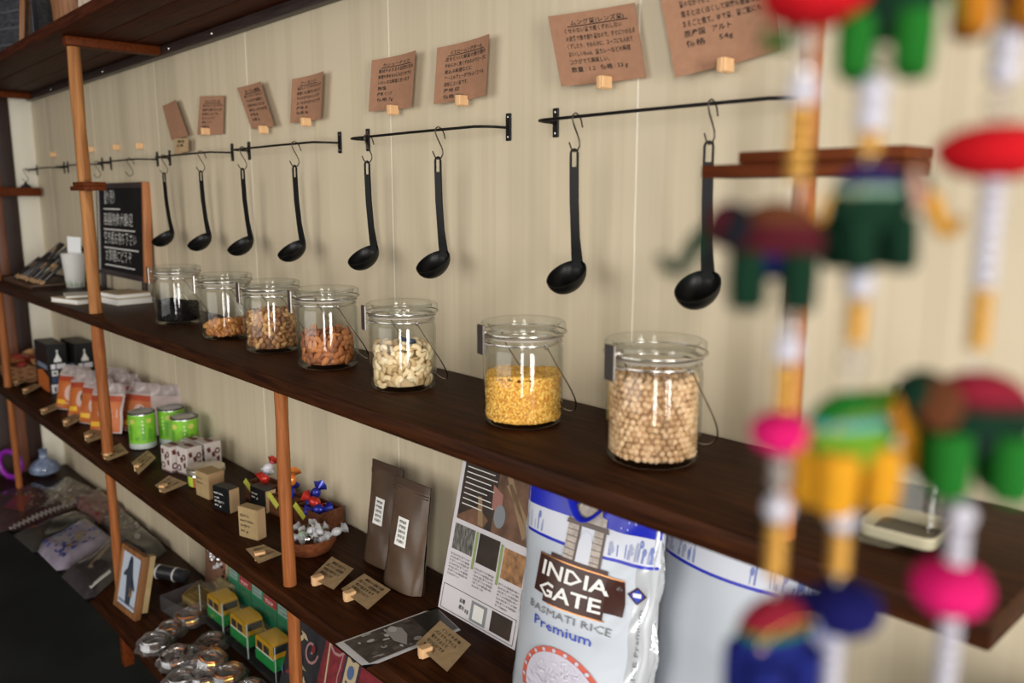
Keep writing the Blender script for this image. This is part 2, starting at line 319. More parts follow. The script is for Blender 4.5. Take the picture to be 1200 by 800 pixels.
# ------------------------------------------------------------------ kraft cards and pegs on the wall
def bil(c, u, v): return (c[0] * (1 - u) + c[1] * u) * (1 - v) + (c[3] * (1 - u) + c[2] * u) * v
def pcard(name, px, lines, label, Y=-.008, curl=(0, 0, 0), cat='card', group=None, m=KRAFT, title=True, ts=.085, plane='Y', ink=INK, zz=0, off=V((0, -1, 0)), org=None, u0=.14, v0=.09):
    """card whose corners (TL, TR, BR, BL) are seen at px; curl lifts (left edge, right edge, middle) off the surface"""
    c = [onY(x, y, Y) if plane == 'Y' else onZ(x, y, zz) for x, y in px]
    o = sum(c, V()) / 4; c = [p - o for p in c]
    def fn(u, v, d=0.0):
        l = curl[0] * (1 - u) ** 2 + curl[1] * u ** 2 + curl[2] * 4 * u * (1 - u)
        return bil(c, u, v) + off * (l + d)
    mb = MB(); mb.grid(lambda u, v: fn(u, v, .0006), 8, 4); mb.grid(lambda u, v: fn(u, v, 0), 8, 4)
    t = mb.build(name, m, None, loc=o, ang=80); tag(t, label, cat, group)
    if lines:
        asp = (c[1] - c[0]).length / max(.001, (c[3] - c[0]).length); vs = []; fs = []
        for i, (s, wd) in enumerate(lines):
            me = textmesh(s, 1.0, bold=.012); 
            if not me.vertices: continue
            xs = [p.co.x for p in me.vertices]; x0, x1 = min(xs), max(xs); k = len(vs)
            for p in me.vertices:
                u = u0 + (.02 if i else .1) + (p.co.x - x0) / (x1 - x0) * wd; v = v0 + ts * (i * 1.28 + .9) - p.co.z * ts * .95
                vs.append(fn(min(u, .98), v, .0011))
            fs += [tuple(q + k for q in f.vertices) for f in me.polygons]; bpy.data.meshes.remove(me)
        mb = MB(); mb.add(vs, fs)
        if title:
            mb.grid(lambda u, v: fn(u0 + .06 + u * (lines[0][1] + .08), v0 + ts * 1.06 + v * .014, .0011), 6, 1)
        mb.build('handwriting', ink, t)
    return t, fn, o
CARDS = [
 ([(190.5, 124), (210, 117), (225, 159), (201, 164)], None, 'blank brown card tilted on the wall, left of the written ones', (0, .01, 0)),
 ([(236, 113), (263, 112), (262, 157), (233, 158)], [('オレンジピール', .6), ('香りがよくて食べやすい', .8), ('料理やお菓子に使えます', .78), ('紅茶に入れても', .62), ('おいしいです', .5), ('産地 インド', .36), ('価格 8g', .28)], 'small brown handwritten card pinned beside the blank tilted one', (.004, 0, 0)),
 ([(278, 103), (311, 96), (327.5, 148), (295, 151)], [('生くるみ(無塩)', .62), ('■ 食べやすくておいしい', .74), ('そのままでも料理にも', .7), ('お菓子作りにも使える', .72), ('栄養たっぷりの木の実', .76), ('産地 米', .3), ('価格 5g', .3)], 'brown handwritten card leaning left above the walnut jar', (0, .012, 0)),
 ([(344.5, 93), (385, 84), (382, 139.5), (342, 144.5)], [('アーモンド', .5), ('香ばしくて食べやすいナッツ', .78), ('料理にもお菓子にも使えて', .76), ('そのままでもおいしいです', .72), ('おつまみやおやつにどうぞ', .76), ('産地 米', .34), ('価格 8g', .36)], 'brown handwritten card with five text lines above the almond jar', (.004, .012, -.002)),
 ([(439, 71), (493.5, 60), (489, 126), (435, 131)], [('カシューナッツ', .62), ('素材そのままの自然な甘み', .8), ('料理や炒めものにも使いやすい', .76), ('いろいろな料理に合います', .72), ('無塩', .18), ('産地 インド', .32), ('価格 7g', .34)], 'brown handwritten card on the panel seam above the cashew jar', (.006, .012, -.002)),
 ([(515.6, 56.5), (581, 41), (577, 112.5), (511.5, 122.5)], [('イエロームングダール', .62), ('皮をむいた緑豆の挽き割り', .78), ('やわらかく煮くずれるのでスープに', .8), ('煮込み料理などに', .5), ('アーユルヴェーダでもよく食べる', .76), ('消化によい豆です。', .44), ('産地 印', .28), ('価格 72g', .36)], 'brown handwritten card with a raised right edge, left of the rail gap', (.006, .014, -.002)),
 ([(649, 20.6), (745, 3.4), (758.6, 91), (664.5, 102)], [('ムング豆(レンズ豆)', .62), ('くせのない豆で煮くずれしない', .66), ('の定番で挽き割り豆なので、すぐにつかえる', .8), ('くずしたり、やわらかに、スープにも入れて', .76), ('おいしいfood、豆カレーなどの料理', .72), ('コクがでて美味しい。', .46), ('数量 : 1.2   価格 : 53 g', .66)], 'large brown handwritten card crossing the bright seam above the lentil jar', (.012, .002, 0)),
 ([(779, -14), (903, -44), (916, 59), (799, 92)], [('ひよこ豆', .5), ('豆のなかでもコーンのような食感がよい', .72), ('煮るとほくほくして栄養も豊富な豆', .72), ('まるごと煮て、ゆで豆、豆ご飯にも', .72), ('原産国   アルト', .44), ('価格     54g', .44)], 'largest brown handwritten card, beside the hanging elephants', (.014, .002, 0))]
for px, ln, lb, cu in CARDS:
    pcard('price_card', px, ln, lb, curl=cu, group='brown cards on the wall', Y=-.007)
pcard('price_tag', [(204.5, 162), (221, 162), (221, 177), (205, 181)], [('無塩', .5), ('価格', .5)], 'small pale kraft note hanging below the blank brown card', m=KRAFT2, Y=-.02, title=False, ts=.22)
pegme = MB().rbox((0, -.011, 0), (.013, .021, .017), .001, seg=1).rbox((0, -.0115, -.0005), (.0045, .022, .0178), .0005, seg=1).data('wooden_peg', PEG)
for px, py, lb in [(244, 154, 'under the card beside the blank one'), (312, 152, 'under the card leaning left'), (362, 143, 'under the almond jar card'), (464, 129, 'under the card on the panel seam'), (545, 118, 'under the card left of the rail gap'),
                   (712, 97, 'under the large card crossing the seam'), (854, 77, 'under the largest card'), (106, 175, 'without a card, right beside the knotty post'), (136, 172.5, 'without a card, second past the knotty post'), (163, 171, 'without a card, next to the blank brown card'), (62, 181, 'without a card, close to the white corner')]:
    p = onY(px, py, -.012)
    tag(link('wooden_peg', pegme, None, (p.x, -.0005 if 'without' in lb else -.0085, p.z)), 'tiny wooden peg on the wall ' + lb, 'peg', 'wooden pegs on the wall')
# ------------------------------------------------------------------ glass jars
JR = .0575
def jar_proto():
    t = thing('glass_jar', 'x', 'jar')
    b = MB(); o = [(0, .003), (.030, .0026), (.044, .001), (.0505, .0012), (.0545, .004), (.0568, .010), (.0575, .018), (.0575, .108), (.0565, .113), (.0535, .117), (.0532, .121), (.0545, .1225), (.0545, .125)]
    i = [(.0515, .125), (.0505, .117), (.0535, .112), (.0545, .106), (.0545, .020), (.052, .011), (.046, .0085), (0, .0085)]
    b.lathe(o, 56).lathe(i, 56); b.build('jar_body', GLASS, t, ang=60)
    MB().lathe([(.0545, .1255), (.0575, .126), (.0575, .1285), (.0545, .129), (.0515, .1285), (.0515, .126), (.0545, .1255)], 48).build('rubber_seal', mat('seal', (.30, .26, .22), .4), t)
    l = MB(); l.lathe([(0, .1385), (.046, .1385), (.050, .1395), (.0525, .1455), (.055, .148), (.0575, .1485), (.0605, .1465), (.0612, .142), (.0605, .133), (.058, .1298), (.052, .1295), (.050, .133), (.046, .1345), (0, .1345)], 56)
    l.build('lid', clear('lid_glass', (.985, .99, .985), (.86, .885, .87), 1.42), t, ang=60)
    k = MB(); ring = lambda r, z: [(r * math.cos(2 * pi * j / 40), r * math.sin(2 * pi * j / 40), z) for j in range(40)]
    k.tube(ring(.0558, .1195), .0014, 6, closed=True).tube(ring(.0622, .1335), .0011, 6, closed=True); k.build('wire_band', STEEL, t, ang=60)
    A = math.radians(261); ca, sa = math.cos(A), math.sin(A); TT = M.Rotation(A, 4, 'Z')
    g = MB(); g.rbox((.0685, 0, .1265), (.0035, .019, .042), .001, T=TT, seg=1)
    for sy in (-1, 1): g.tube([TT @ V(p) for p in ((.0675, sy * .008, .137), (.064, sy * .010, .139), (.0605, sy * .014, .1365))], .0012, 6); g.tube([TT @ V(p) for p in ((.0675, sy * .008, .122), (.062, sy * .010, .1195), (.0555, sy * .013, .1195))], .0012, 6)
    g.build('latch', CHROME, t)
    hd = MB(); a = V((math.cos(A + pi / 2), math.sin(A + pi / 2), 0)); bk = V((math.cos(A + pi), math.sin(A + pi), 0)); pts = []
    for j in range(25):
        th = pi * j / 24; pts.append(a * .0645 * math.cos(th) * (1 + .12 * math.sin(th * 2) ** 2) + bk * .076 * math.sin(th) ** .8 + V((0, 0, .1185 - .112 * math.sin(th) ** .75)))
    hd.tube(pts, .0011, 6)
    for sgn in (1, -1): hd.tube([a * sgn * (.061 + .003 * math.cos(q)) + V((0, 0, .1195 + .0035 * math.sin(q))) for q in [2 * pi * i / 8 for i in range(8)]], .0010, 5, closed=True)
    hd.build('wire_handle', STEEL, t, ang=60); return t
JP = [(210, 374), (267, 388), (320, 404), (385, 426), (473, 451), (613, 491), (764, 538)]
JLAB = ['glass clip jar a third full of black raisins', 'glass clip jar with a little orange dried peel at the bottom', 'glass clip jar nearly full of walnut pieces', 'glass clip jar half full of brown almonds', 'glass clip jar holding pale cashews and a dark blue packet', 'glass clip jar half full of tiny yellow lentils', 'glass clip jar filled to the shoulder with beige chickpeas']
jp = jar_proto(); JC = []
for i, (px, py) in enumerate(JP):
    p = onY(px, py, -.147); j = jp if i == 0 else copytree(jp)
    sc = (1.0, 1.0, 1.0, 1.02, .99, 1.0, 1.02)[i]
    j.location = (p.x, p.y, SH + .0002); j.rotation_euler = (0, 0, R.uniform(-.08, .08)); j.scale = (sc,) * 3; tag(j, JLAB[i], 'jar', 'glass clip jars'); JC.append(V((p.x, p.y, SH + .0085)))
def peanut(kind):
    mb = MB()
    if kind == 'chickpea':
        mb.ball((0, 0, 0), (.0047, .0044, .0042), 0, 8, 6); mb.ball((.0042, 0, .001), (.0014, .0012, .0012), 0, 5, 4)
    elif kind == 'cashew':
        pts = [(.0085 * math.cos(a), .0085 * math.sin(a) * 1.05, 0) for a in [math.radians(q) for q in (-75, -45, -10, 25, 60, 85)]]
        mb.tube(pts, [.0018, .0043, .0049, .005, .0043, .0018], 7)
    elif kind == 'almond':
        n = 7; mb.lathe([(0, -.0105)] + [(.0062 * math.sin(pi * (i / n)) ** .75, -.0105 + .022 * (i / n) ** 1.15) for i in range(1, n)] + [(0, .0115)], 9, T=M.Scale(.62, 4, (0, 1, 0)))
    elif kind == 'walnut':
        mb.ball((0, 0, 0), (.008, .006, .0045), 0, 9, 7); rr = random.Random(3)
        mb.v = [(x * (1 + rr.uniform(-.28, .22)), y * (1 + rr.uniform(-.28, .22)), z * (1 + rr.uniform(-.3, .3))) for x, y, z in mb.v]
    return mb
def fill(jc, kind, mats, h, r, size, label, cat, group, front=None, limit=300, zr=.78, hs=.82, name=None):
    """pieces lie against the glass wall in staggered rows and over the top; the core below them is solid"""
    mes = [peanut(kind).data(kind, m, 60) for m in mats]; rr = random.Random(hash(kind) % 97 + 5 if 0 else len(kind) * 13); n = 0
    spots = []
    z = size * .55; row = 0
    while z < h - size * .3:
        k = int(2 * pi * (r - size * .5) / (size * hs)); 
        for j in range(k):
            a = 2 * pi * (j + .5 * (row % 2) + rr.uniform(-.22, .22)) / k
            spots.append((a, r - size * rr.uniform(.46, .58), z + rr.uniform(-.12, .12) * size))
        z += size * zr; row += 1
    q = r - size * .9
    while q > 0:
        k = max(1, int(2 * pi * q / (size * .9)))
        for j in range(k):
            a = 2 * pi * (j + rr.uniform(-.3, .3)) / k; spots.append((a, q, h - size * .35 + rr.uniform(-.2, .25) * size))
        q -= size * .85
    todo = []
    base = math.atan2(CAM.y - jc.y, CAM.x - jc.x)
    def hid(s): return math.cos(s[0] - base) * (1 if s[1] > r * .8 else .2)
    spots.sort(key=lambda s: -hid(s))
    rest = MB()
    for i, (a, q, zz) in enumerate(spots):
        p = jc + V((q * math.cos(a), q * math.sin(a), zz)); e = (rr.uniform(0, 6.3), rr.uniform(0, 6.3), rr.uniform(0, 6.3))
        if kind in ('almond', 'cashew') and q > r * .7:
            tl = rr.uniform(-1, 1) * (1.5 if kind == 'almond' else 3.0)
            Rm = M.Rotation(a + pi / 2, 3, 'Z') @ (M.Rotation(tl, 3, 'Y') if kind == 'almond' else M.Rotation(pi / 2, 3, 'X') @ M.Rotation(tl, 3, 'Z')) @ M.Rotation(rr.uniform(-.3, .3), 3, 'X'); e = Rm.to_euler()
        if hid((a, q)) < -.45 and q > r * .7: continue
        if i < limit:
            o = link(name or kind, mes[i % len(mes)], None, p, e); o.scale = (rr.uniform(.88, 1.1),) * 3; tag(o, label, cat, group)
        else:
            from mathutils import Euler
            E_ = Euler(e).to_matrix().to_4x4(); b = peanut(kind); rest.add(b.v, b.f, 0, M.Translation(p - jc) @ E_)
    if rest.v: tag(rest.build(kind + '_heap', mats[0], None, loc=jc, ang=60), label + ', the back of the heap', cat, kind='stuff')
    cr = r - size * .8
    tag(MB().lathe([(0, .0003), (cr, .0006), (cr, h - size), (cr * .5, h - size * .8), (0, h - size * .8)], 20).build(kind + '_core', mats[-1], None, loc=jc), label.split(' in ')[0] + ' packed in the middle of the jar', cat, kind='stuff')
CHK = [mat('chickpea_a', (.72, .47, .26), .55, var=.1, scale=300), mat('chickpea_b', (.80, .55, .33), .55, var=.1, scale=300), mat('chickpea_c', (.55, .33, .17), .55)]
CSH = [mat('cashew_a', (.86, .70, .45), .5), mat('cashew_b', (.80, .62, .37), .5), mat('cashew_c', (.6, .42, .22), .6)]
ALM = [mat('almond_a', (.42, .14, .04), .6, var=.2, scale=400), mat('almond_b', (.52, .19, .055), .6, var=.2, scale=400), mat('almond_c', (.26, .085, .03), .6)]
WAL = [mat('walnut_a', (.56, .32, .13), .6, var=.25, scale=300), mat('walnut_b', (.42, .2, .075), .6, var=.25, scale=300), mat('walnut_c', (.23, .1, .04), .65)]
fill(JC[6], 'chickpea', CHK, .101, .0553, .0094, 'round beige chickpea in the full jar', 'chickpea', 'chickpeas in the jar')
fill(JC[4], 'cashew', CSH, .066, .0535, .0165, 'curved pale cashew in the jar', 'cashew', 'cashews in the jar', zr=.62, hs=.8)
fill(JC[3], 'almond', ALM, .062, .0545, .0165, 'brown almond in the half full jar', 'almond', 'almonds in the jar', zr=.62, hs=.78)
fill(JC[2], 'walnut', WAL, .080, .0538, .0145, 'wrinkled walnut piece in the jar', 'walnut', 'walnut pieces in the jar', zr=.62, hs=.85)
def grains(jc, name, label, cat, mats, h, r, n, size, slope=0.0, lump=.004):
    mb = MB(); rr = random.Random(n)
    prim = MB().ball((0, 0, 0), size, 0, 6, 4)
    from mathutils import Euler
    for i in range(n):
        a = rr.uniform(0, 2 * pi); top = rr.random() < .35
        if top: q = (r - .002) * math.sqrt(rr.random()); 
        else: q = r - size[0] * rr.uniform(.6, 1.0)
        hh = h + slope * q * math.cos(a) + lump * math.sin(a * 3 + q * 90)
        z = hh if top else rr.uniform(size[2], hh)
        mb.add(prim.v, prim.f, rr.randrange(len(mats)), M.Translation((q * math.cos(a), q * math.sin(a), z)) @ Euler((rr.uniform(0, 6), rr.uniform(0, 6), rr.uniform(0, 6))).to_matrix().to_4x4() @ M.Scale(rr.uniform(.75, 1.2), 4))
    cr = r - size[0] * .9
    mb.lathe([(0, .0003), (cr, .0006), (cr, h - lump - abs(slope) * r - size[2] * .3), (0, h - lump - size[2] * .3)], 24, len(mats) - 1)
    tag(mb.build(name, mats, None, loc=jc, ang=60), label, cat, kind='stuff')
grains(JC[5], 'yellow_lentils', 'tiny split yellow lentils heaped in the half full jar', 'lentils', [mat('lentil_a', (.84, .47, .08), .5), mat('lentil_b', (.90, .58, .14), .5), mat('lentil_c', (.66, .32, .05), .55)], .064, .0545, 4600, (.0026, .0022, .0016), .03, .002)
grains(JC[0], 'black_raisins', 'black raisins heaped in the jar by the chalkboard', 'raisins', [mat('raisin_a', (.003, .002, .003), .6, spec=.15), mat('raisin_b', (.006, .004, .004), .6, spec=.15)], .042, .0505, 700, (.0055, .0045, .004), -.1, .003)
grains(JC[1], 'orange_peel', 'orange dried peel pieces in the jar next to the raisins', 'dried peel', [mat('peel_a', (.50, .20, .05), .5), mat('peel_b', (.62, .29, .08), .5), mat('peel_c', (.34, .11, .03), .5)], .028, .0495, 420, (.008, .0055, .0026), .2, .003)
pk = MB(); pk.rbox((0, 0, 0), (.03, .004, .022), .002); tag(pk.build('desiccant_packet', mat('navy_packet', (.035, .05, .085), .5), None, loc=JC[4] + V((.020, -.0015, .0725)), rot=(.75, .1, .5)), 'small dark blue packet lying on the cashews', 'packet')
# ------------------------------------------------------------------ printed decals that follow a surface fn(u, v, lift)
class Dec:
    def __init__(s, fn): s.fn = fn; s.mb = MB()
    def rect(s, u0, v0, u1, v1, mi=0, nu=4, nv=3, d=.0008):
        s.mb.grid(lambda u, v: s.fn(u0 + (u1 - u0) * u, v0 + (v1 - v0) * v, d), nu, nv, mi); return s
    def poly(s, pts, mi=0, d=.001):
        c = (sum(p[0] for p in pts) / len(pts), sum(p[1] for p in pts) / len(pts)); n = len(pts)
        s.mb.add([s.fn(p[0], p[1], d) for p in pts] + [s.fn(c[0], c[1], d)], [(i, (i + 1) % n, n) for i in range(n)], mi); return s
    def oval(s, u, v, ru, rv, mi=0, n=16, d=.001): return s.poly([(u + ru * math.cos(2 * pi * i / n), v + rv * math.sin(2 * pi * i / n)) for i in range(n)], mi, d)
    def text(s, t, u0, v, h, wd, mi=0, d=.0012, rot=0, bold=.01, shear=0):
        """baseline starts at (u0, v); v grows downwards; h, wd in surface units"""
        me = textmesh(t, 1.0, bold=bold, shear=shear)
        if not me.vertices: return s
        xs = [p.co.x for p in me.vertices]; a, b = min(xs), max(xs); vs = []
        for p in me.vertices:
            x, y = (p.co.x - a) / (b - a) * wd, p.co.z * h / .7
            if rot: x, y = -y * wd * 0 + 0 * x, y  # kept flat
            vs.append(s.fn(u0 + x, v - y, d))
        s.mb.add(vs, [tuple(f.vertices) for f in me.polygons], mi); bpy.data.meshes.remove(me); return s
    def textv(s, t, u, v0, h, ln, mi=0, d=.0012):
        """text running up the surface"""
        me = textmesh(t, 1.0, bold=.01); xs = [p.co.x for p in me.vertices]; a, b = min(xs), max(xs)
        s.mb.add([s.fn(u - p.co.z * h / .7, v0 - (p.co.x - a) / (b - a) * ln, d) for p in me.vertices], [tuple(f.vertices) for f in me.polygons], mi); bpy.data.meshes.remove(me); return s
    def build(s, name, mats, parent): return s.mb.build(name, mats, parent, ang=80)
def flat(w, h, y=0.0, x0=0.0, z0=0.0): return lambda u, v, d: V((x0 + (u - .5) * w, y - d, z0 + (1 - v) * h))      # front face of a box, v down
def sideface(x, dep, h, y0=0.0, z0=0.0): return lambda u, v, d: V((x + d, y0 + (u - .5) * dep, z0 + (1 - v) * h))     # right (+x) face
P = lambda n, c, r=.6, **k: mat(n, c, r, **k)
RED = P('print_red', (.45, .03, .03)); BLUE = P('print_blue', (.01, .025, .36), .4); GREEN = P('print_green', (.05, .32, .04), .45); YEL = P('print_yellow', (.75, .42, .03), .5)
ORG = P('print_orange', (.46, .115, .02), .5); CREAM = P('cream', (.72, .62, .42)); GREY = P('print_grey', (.16, .16, .18)); DK = P('print_dark', (.02, .018, .02)); BROWN = P('print_brown', (.045, .013, .009), .35)
GOLD = P('gold', (.72, .45, .12), .25, metal=1.0); SILV = P('silver', (.75, .75, .76), .18, metal=1.0); LIME = P('lime_tape', (.42, .42, .04), .5)
# ------------------------------------------------------------------ chalkboard on the jar shelf
zb, zt = SH + .058, Z(.047)
cb = thing('chalkboard', 'small chalkboard with white handwriting in a brown wooden frame', 'chalkboard', (-2.945, -.03, SH), rot=(-.05, 0, 0))
cw, ch, c0 = .47, .315, .054
cbf = flat(cw, ch, -.004, 0, c0)
MB().box((0, .003, c0 + ch / 2), (cw - .03, .008, ch - .03)).build('slate', P('slate', (.008, .007, .0075), .8, var=.3, scale=8, spec=.2), cb)
FRB = wood('chalk_frame', (.30, .10, .03), (.42, .16, .05), 2, .5); FRD = P('dark_frame', (.03, .02, .02), .5)
for sx in (-1, 1): MB().rbox((sx * (cw / 2 - .008), .003, c0 + ch / 2), (.016, .024, ch), .002).build('frame_rail', FRB if sx > 0 else FRD, cb)
for q in (0, 1): MB().rbox((0, .003, c0 + .009 + q * (ch - .018)), (cw - .032, .018, .018), .002).build('frame_rail', FRD, cb)
for sx in (-1, 1): MB().rbox((sx * (cw / 2 - .03), .0, c0 / 2 + .001), (.02, .014, c0), .002).build('leg', FRD, cb)
CH = P('chalk', (.72, .70, .66), .9)
d = Dec(cbf)
_t = d.text; d.text = lambda *a, **k: _t(*a, bold=-.008, **k)
d.text('量り売り', .16, .21, .12, .24).rect(.14, .27, .5, .283, 0, 6, 1)
d.text('容器持参大歓迎', .14, .44, .105, .62).rect(.13, .49, .80, .503, 0, 6, 1)
d.text('空き瓶お持ち下さい', .14, .64, .105, .68).rect(.13, .69, .86, .703, 0, 6, 1)
d.text('お気軽にどうぞ', .16, .83, .10, .56).rect(.14, .88, .78, .893, 0, 6, 1)
d.build('chalk_writing', CH, cb)
MB().rbox((-cw / 2 + .018, -.008, c0 + ch / 2), (.004, .003, ch - .03), .001).build('chalk_tray', P('pale_edge', (.5, .47, .43)), cb)
# ------------------------------------------------------------------ cup, notebooks, dark packets
p = onZ(89, 336, SH)
cup = thing('paper_cup', 'tall white paper cup with green leaves printed at its foot', 'cup', (p.x, p.y, SH + .0003))
MB().lathe([(0, .002), (.029, .002), (.030, 0), (.031, .001), (.040, .118), (.0418, .120), (.0405, .122), (.039, .119), (.0295, .006), (0, .006)], 28).build('cup_body', P('cup_white', (.74, .73, .70), .5), cup, ang=50)
lf = MB(); rr = random.Random(4)
for i in range(22):
    a = 2 * pi * i / 22 + rr.uniform(-.1, .1); h = rr.uniform(.012, .032); r0 = .0316; r1 = .0316 + h * .077
    lf.add([((r0 + .0003) * math.cos(a - .07), (r0 + .0003) * math.sin(a - .07), .004), ((r0 + .0003) * math.cos(a + .07), (r0 + .0003) * math.sin(a + .07), .004), ((r1 + .0006) * math.cos(a), (r1 + .0006) * math.sin(a), .004 + h)], [(0, 1, 2)])
lf.build('leaf_print', P('leaf_green', (.10, .24, .06)), cup)
tag(MB().rbox((0, 0, .09), (.058, .004, .17), .001, seg=1).build('white_card', P('glossy_white', (.82, .83, .84), .25), None, loc=(p.x, p.y, SH + .0065), rot=(0, .06, .55)), 'glossy white card standing inside the paper cup', 'card')
def book(loc, w, d, h, rz, label, cm, pages=True):
    t = thing('notebook', label, 'notebook', loc, rz, 'notebooks on the jar shelf')
    MB().box((0, 0, h / 2), (w - .006, d - .004, h - .004)).build('pages', P('pages', (.76, .75, .72), .8), t)
    for z in (.001, h - .001): MB().rbox((0, 0, z), (w, d, .002), .0008, seg=1).build('cover', cm, t)
CT = P('cover_tan', (.46, .36, .24)); CW = P('cover_white', (.70, .67, .6))
book((-2.80, -.205, SH + .0002), .15, .105, .016, .25, 'thin notebook with tan cover at the shelf edge by the knotty post', CT)
book((-2.83, -.20, SH + .0166), .12, .08, .006, -.2, 'slim pale booklet lying on the thin tan notebook', CW)
book((-2.70, -.105, SH + .0002), .15, .11, .018, .1, 'white notebook under another, in front of the chalkboard', CW)
book((-2.705, -.105, SH + .0186), .145, .105, .014, .14, 'tan topped notebook stacked on a white one by the chalkboard', CT)
DP = P('dark_sleeve', (.006, .005, .005), .35, var=.3, scale=60); KB = P('kraft_end', (.40, .24, .12), .8)
tray = thing('packet_tray', 'shallow brown wooden tray holding dark slim packets', 'tray', (-3.51, -.135, SH + .0003))
TW = wood('tray_wood', (.05, .02, .009), (.09, .04, .016), 0, .6)
MB().box((0, 0, .004), (.44, .19, .008)).build('tray_base', TW, tray)
for sy in (-1, 1): MB().rbox((0, sy * .0925, .008), (.44, .006, .014), .001).build('tray_side', TW, tray)
for sx in (-1, 1): MB().rbox((sx * .217, 0, .008), (.006, .18, .014), .001).build('tray_side', TW, tray)
rr = random.Random(11)
for row, (yb, zb_, n) in enumerate(((-.195, .0, 8), (-.125, .05, 7))):
    for i in range(n):
        x = -3.67 + i * .05 + row * .02 + rr.uniform(-.006, .006)
        t = thing('dark_packet', 'slim black packet with a %s label in the %s row of the tray' % (('grey', 'tan', 'dim')[i % 3], ('front', 'back')[row]), 'packet', (x, yb, SH + .014 + zb_), group='%s labelled packets in the %s row' % (('grey', 'tan', 'dim')[i % 3], ('front', 'back')[row]), rot=(-.9 + rr.uniform(-.1, .1), rr.uniform(-.15, .15), rr.uniform(-.2, .1)))
        MB().rbox((0, 0, .066), (.043, .011, .10), .003).build('sleeve', DP, t)
        MB().rbox((0, 0, .009), (.040, .009, .018), .002).build('kraft_end', KB, t)
        MB().box((0, -.0058, .075), (.018, .0006, .03)).build('paper_label', (GREY, KB, P('label_dim', (.2, .19, .18)))[i % 3], t)
# ------------------------------------------------------------------ lower shelf: snacks in a basket, black boxes, bags, cans
bk = thing('snack_basket', 'shallow wicker basket heaped with brown wrapped snacks', 'basket', (-3.85, -.15, LO + .0003))
WK = P('wicker', (.20, .085, .03), .7, var=.4, scale=120, bump=.5)
for i in range(6): MB().tube([((.105 + .002 * i) * math.cos(a), (.085 + .002 * i) * math.sin(a), .006 + i * .011 + .002 * math.sin(a * 9 + i * pi)) for a in [2 * pi * k / 36 for k in range(36)]], .006, 6, closed=True).build('wicker_coil', WK, bk)
MB().lathe([(0, .002), (.10, .002), (.10, .006), (0, .006)], 20, T=M.Scale(.82, 4, (0, 1, 0))).build('basket_base', WK, bk)
cols = [P('snack_brown', (.22, .07, .025), .3), P('snack_red', (.28, .035, .025), .3), P('snack_tan', (.42, .22, .1), .35)]
rr = random.Random(21)
def pillow(w, h, t, m, seed=0, nu=8, nv=8):
    q = random.Random(seed); a, b = q.uniform(0, 6), q.uniform(0, 6); mb = MB()
    def f(s): return lambda u, v: V(((u - .5) * w, s * t / 2 * (math.sin(pi * u) * math.sin(pi * v)) ** .5 + .04 * t * math.sin(u * 17 + a) * math.sin(v * 13 + b) * math.sin(pi * u) * math.sin(pi * v), (v - .5) * h))
    mb.grid(f(-1), nu, nv); mb.grid(f(1), nu, nv); return mb
for i in range(12):
    a = rr.uniform(0, 6.3); q = .072 * math.sqrt(rr.random())
    tag(pillow(.07, .05, .026, 0, i).build('snack_packet', cols[i % 3], None, loc=(-3.85 + q * math.cos(a), -.15 + q * .8 * math.sin(a), LO + .040 + i * .0055), rot=(1.3 + rr.uniform(-.5, .5), rr.uniform(-.4, .4), rr.uniform(0, 6)), ang=80), ('brown', 'dark red', 'tan')[i % 3] + ' wrapped snack heaped in the wicker basket', 'snack', ('brown', 'red', 'tan')[i % 3] + ' snacks in the basket')
def carton(name, label, cat, loc, w, d, h, m, rz=0.0, group=None):
    t = thing(name, label, cat, loc, rz, group); MB().rbox((0, 0, h / 2), (w, d, h), .0012, seg=1).build('carton', m, t); return t
BX = P('black_carton', (.006, .006, .007), .4, spec=.3)
for i, (x, y, lb) in enumerate(((-3.555, -.128, 'black carton with white dome picture and barcode beside the snack basket'), (-3.51, -.044, 'black carton with white dome picture close to the wall behind its twin'))):
    t = carton('tea_carton', lb, 'box', (x, y, LO + .0002), .19, .066, .19, BX, 0, 'black cartons with a dome picture')
    for fn, dp in ((sideface(.095, .066, .19), 1), (flat(.19, .066 * 0 + .19, -.033), 0)):
        e = Dec(fn)
        if dp:
            e.poly([(.30, .36), (.32, .30), (.40, .26), (.46, .20), (.5, .13), (.54, .20), (.60, .26), (.68, .30), (.70, .36)], 0).oval(.5, .14, .05, .025, 0)
            e.rect(.12, .40, .36, .5, 1).rect(.42, .40, .88, .5, 1).rect(.14, .53, .46, .64, 0).rect(.2, .565, .4, .605, 2).oval(.7, .585, .15, .045, 3).rect(.12, .66, .88, .79, 4).rect(.06, .81, .94, .985, 1)
            for k in range(4): e.rect(.2 + k * .17, .87, .3 + k * .17, .96, 5, d=.0011)
        else:
            e.poly([(.1, .98), (.1, .62), (.5, .55), (.95, .66), (.95, .98)], 6).rect(.15, .42, .9, .52, 7)
        e.build('print', [WHITE, P('label_white', (.7, .68, .72)), GREEN, P('olive_print', (.3, .27, .06)), P('navy_print', (.03, .05, .12)), DK, ORG, P('blue_grey_print', (.16, .2, .28))], t)
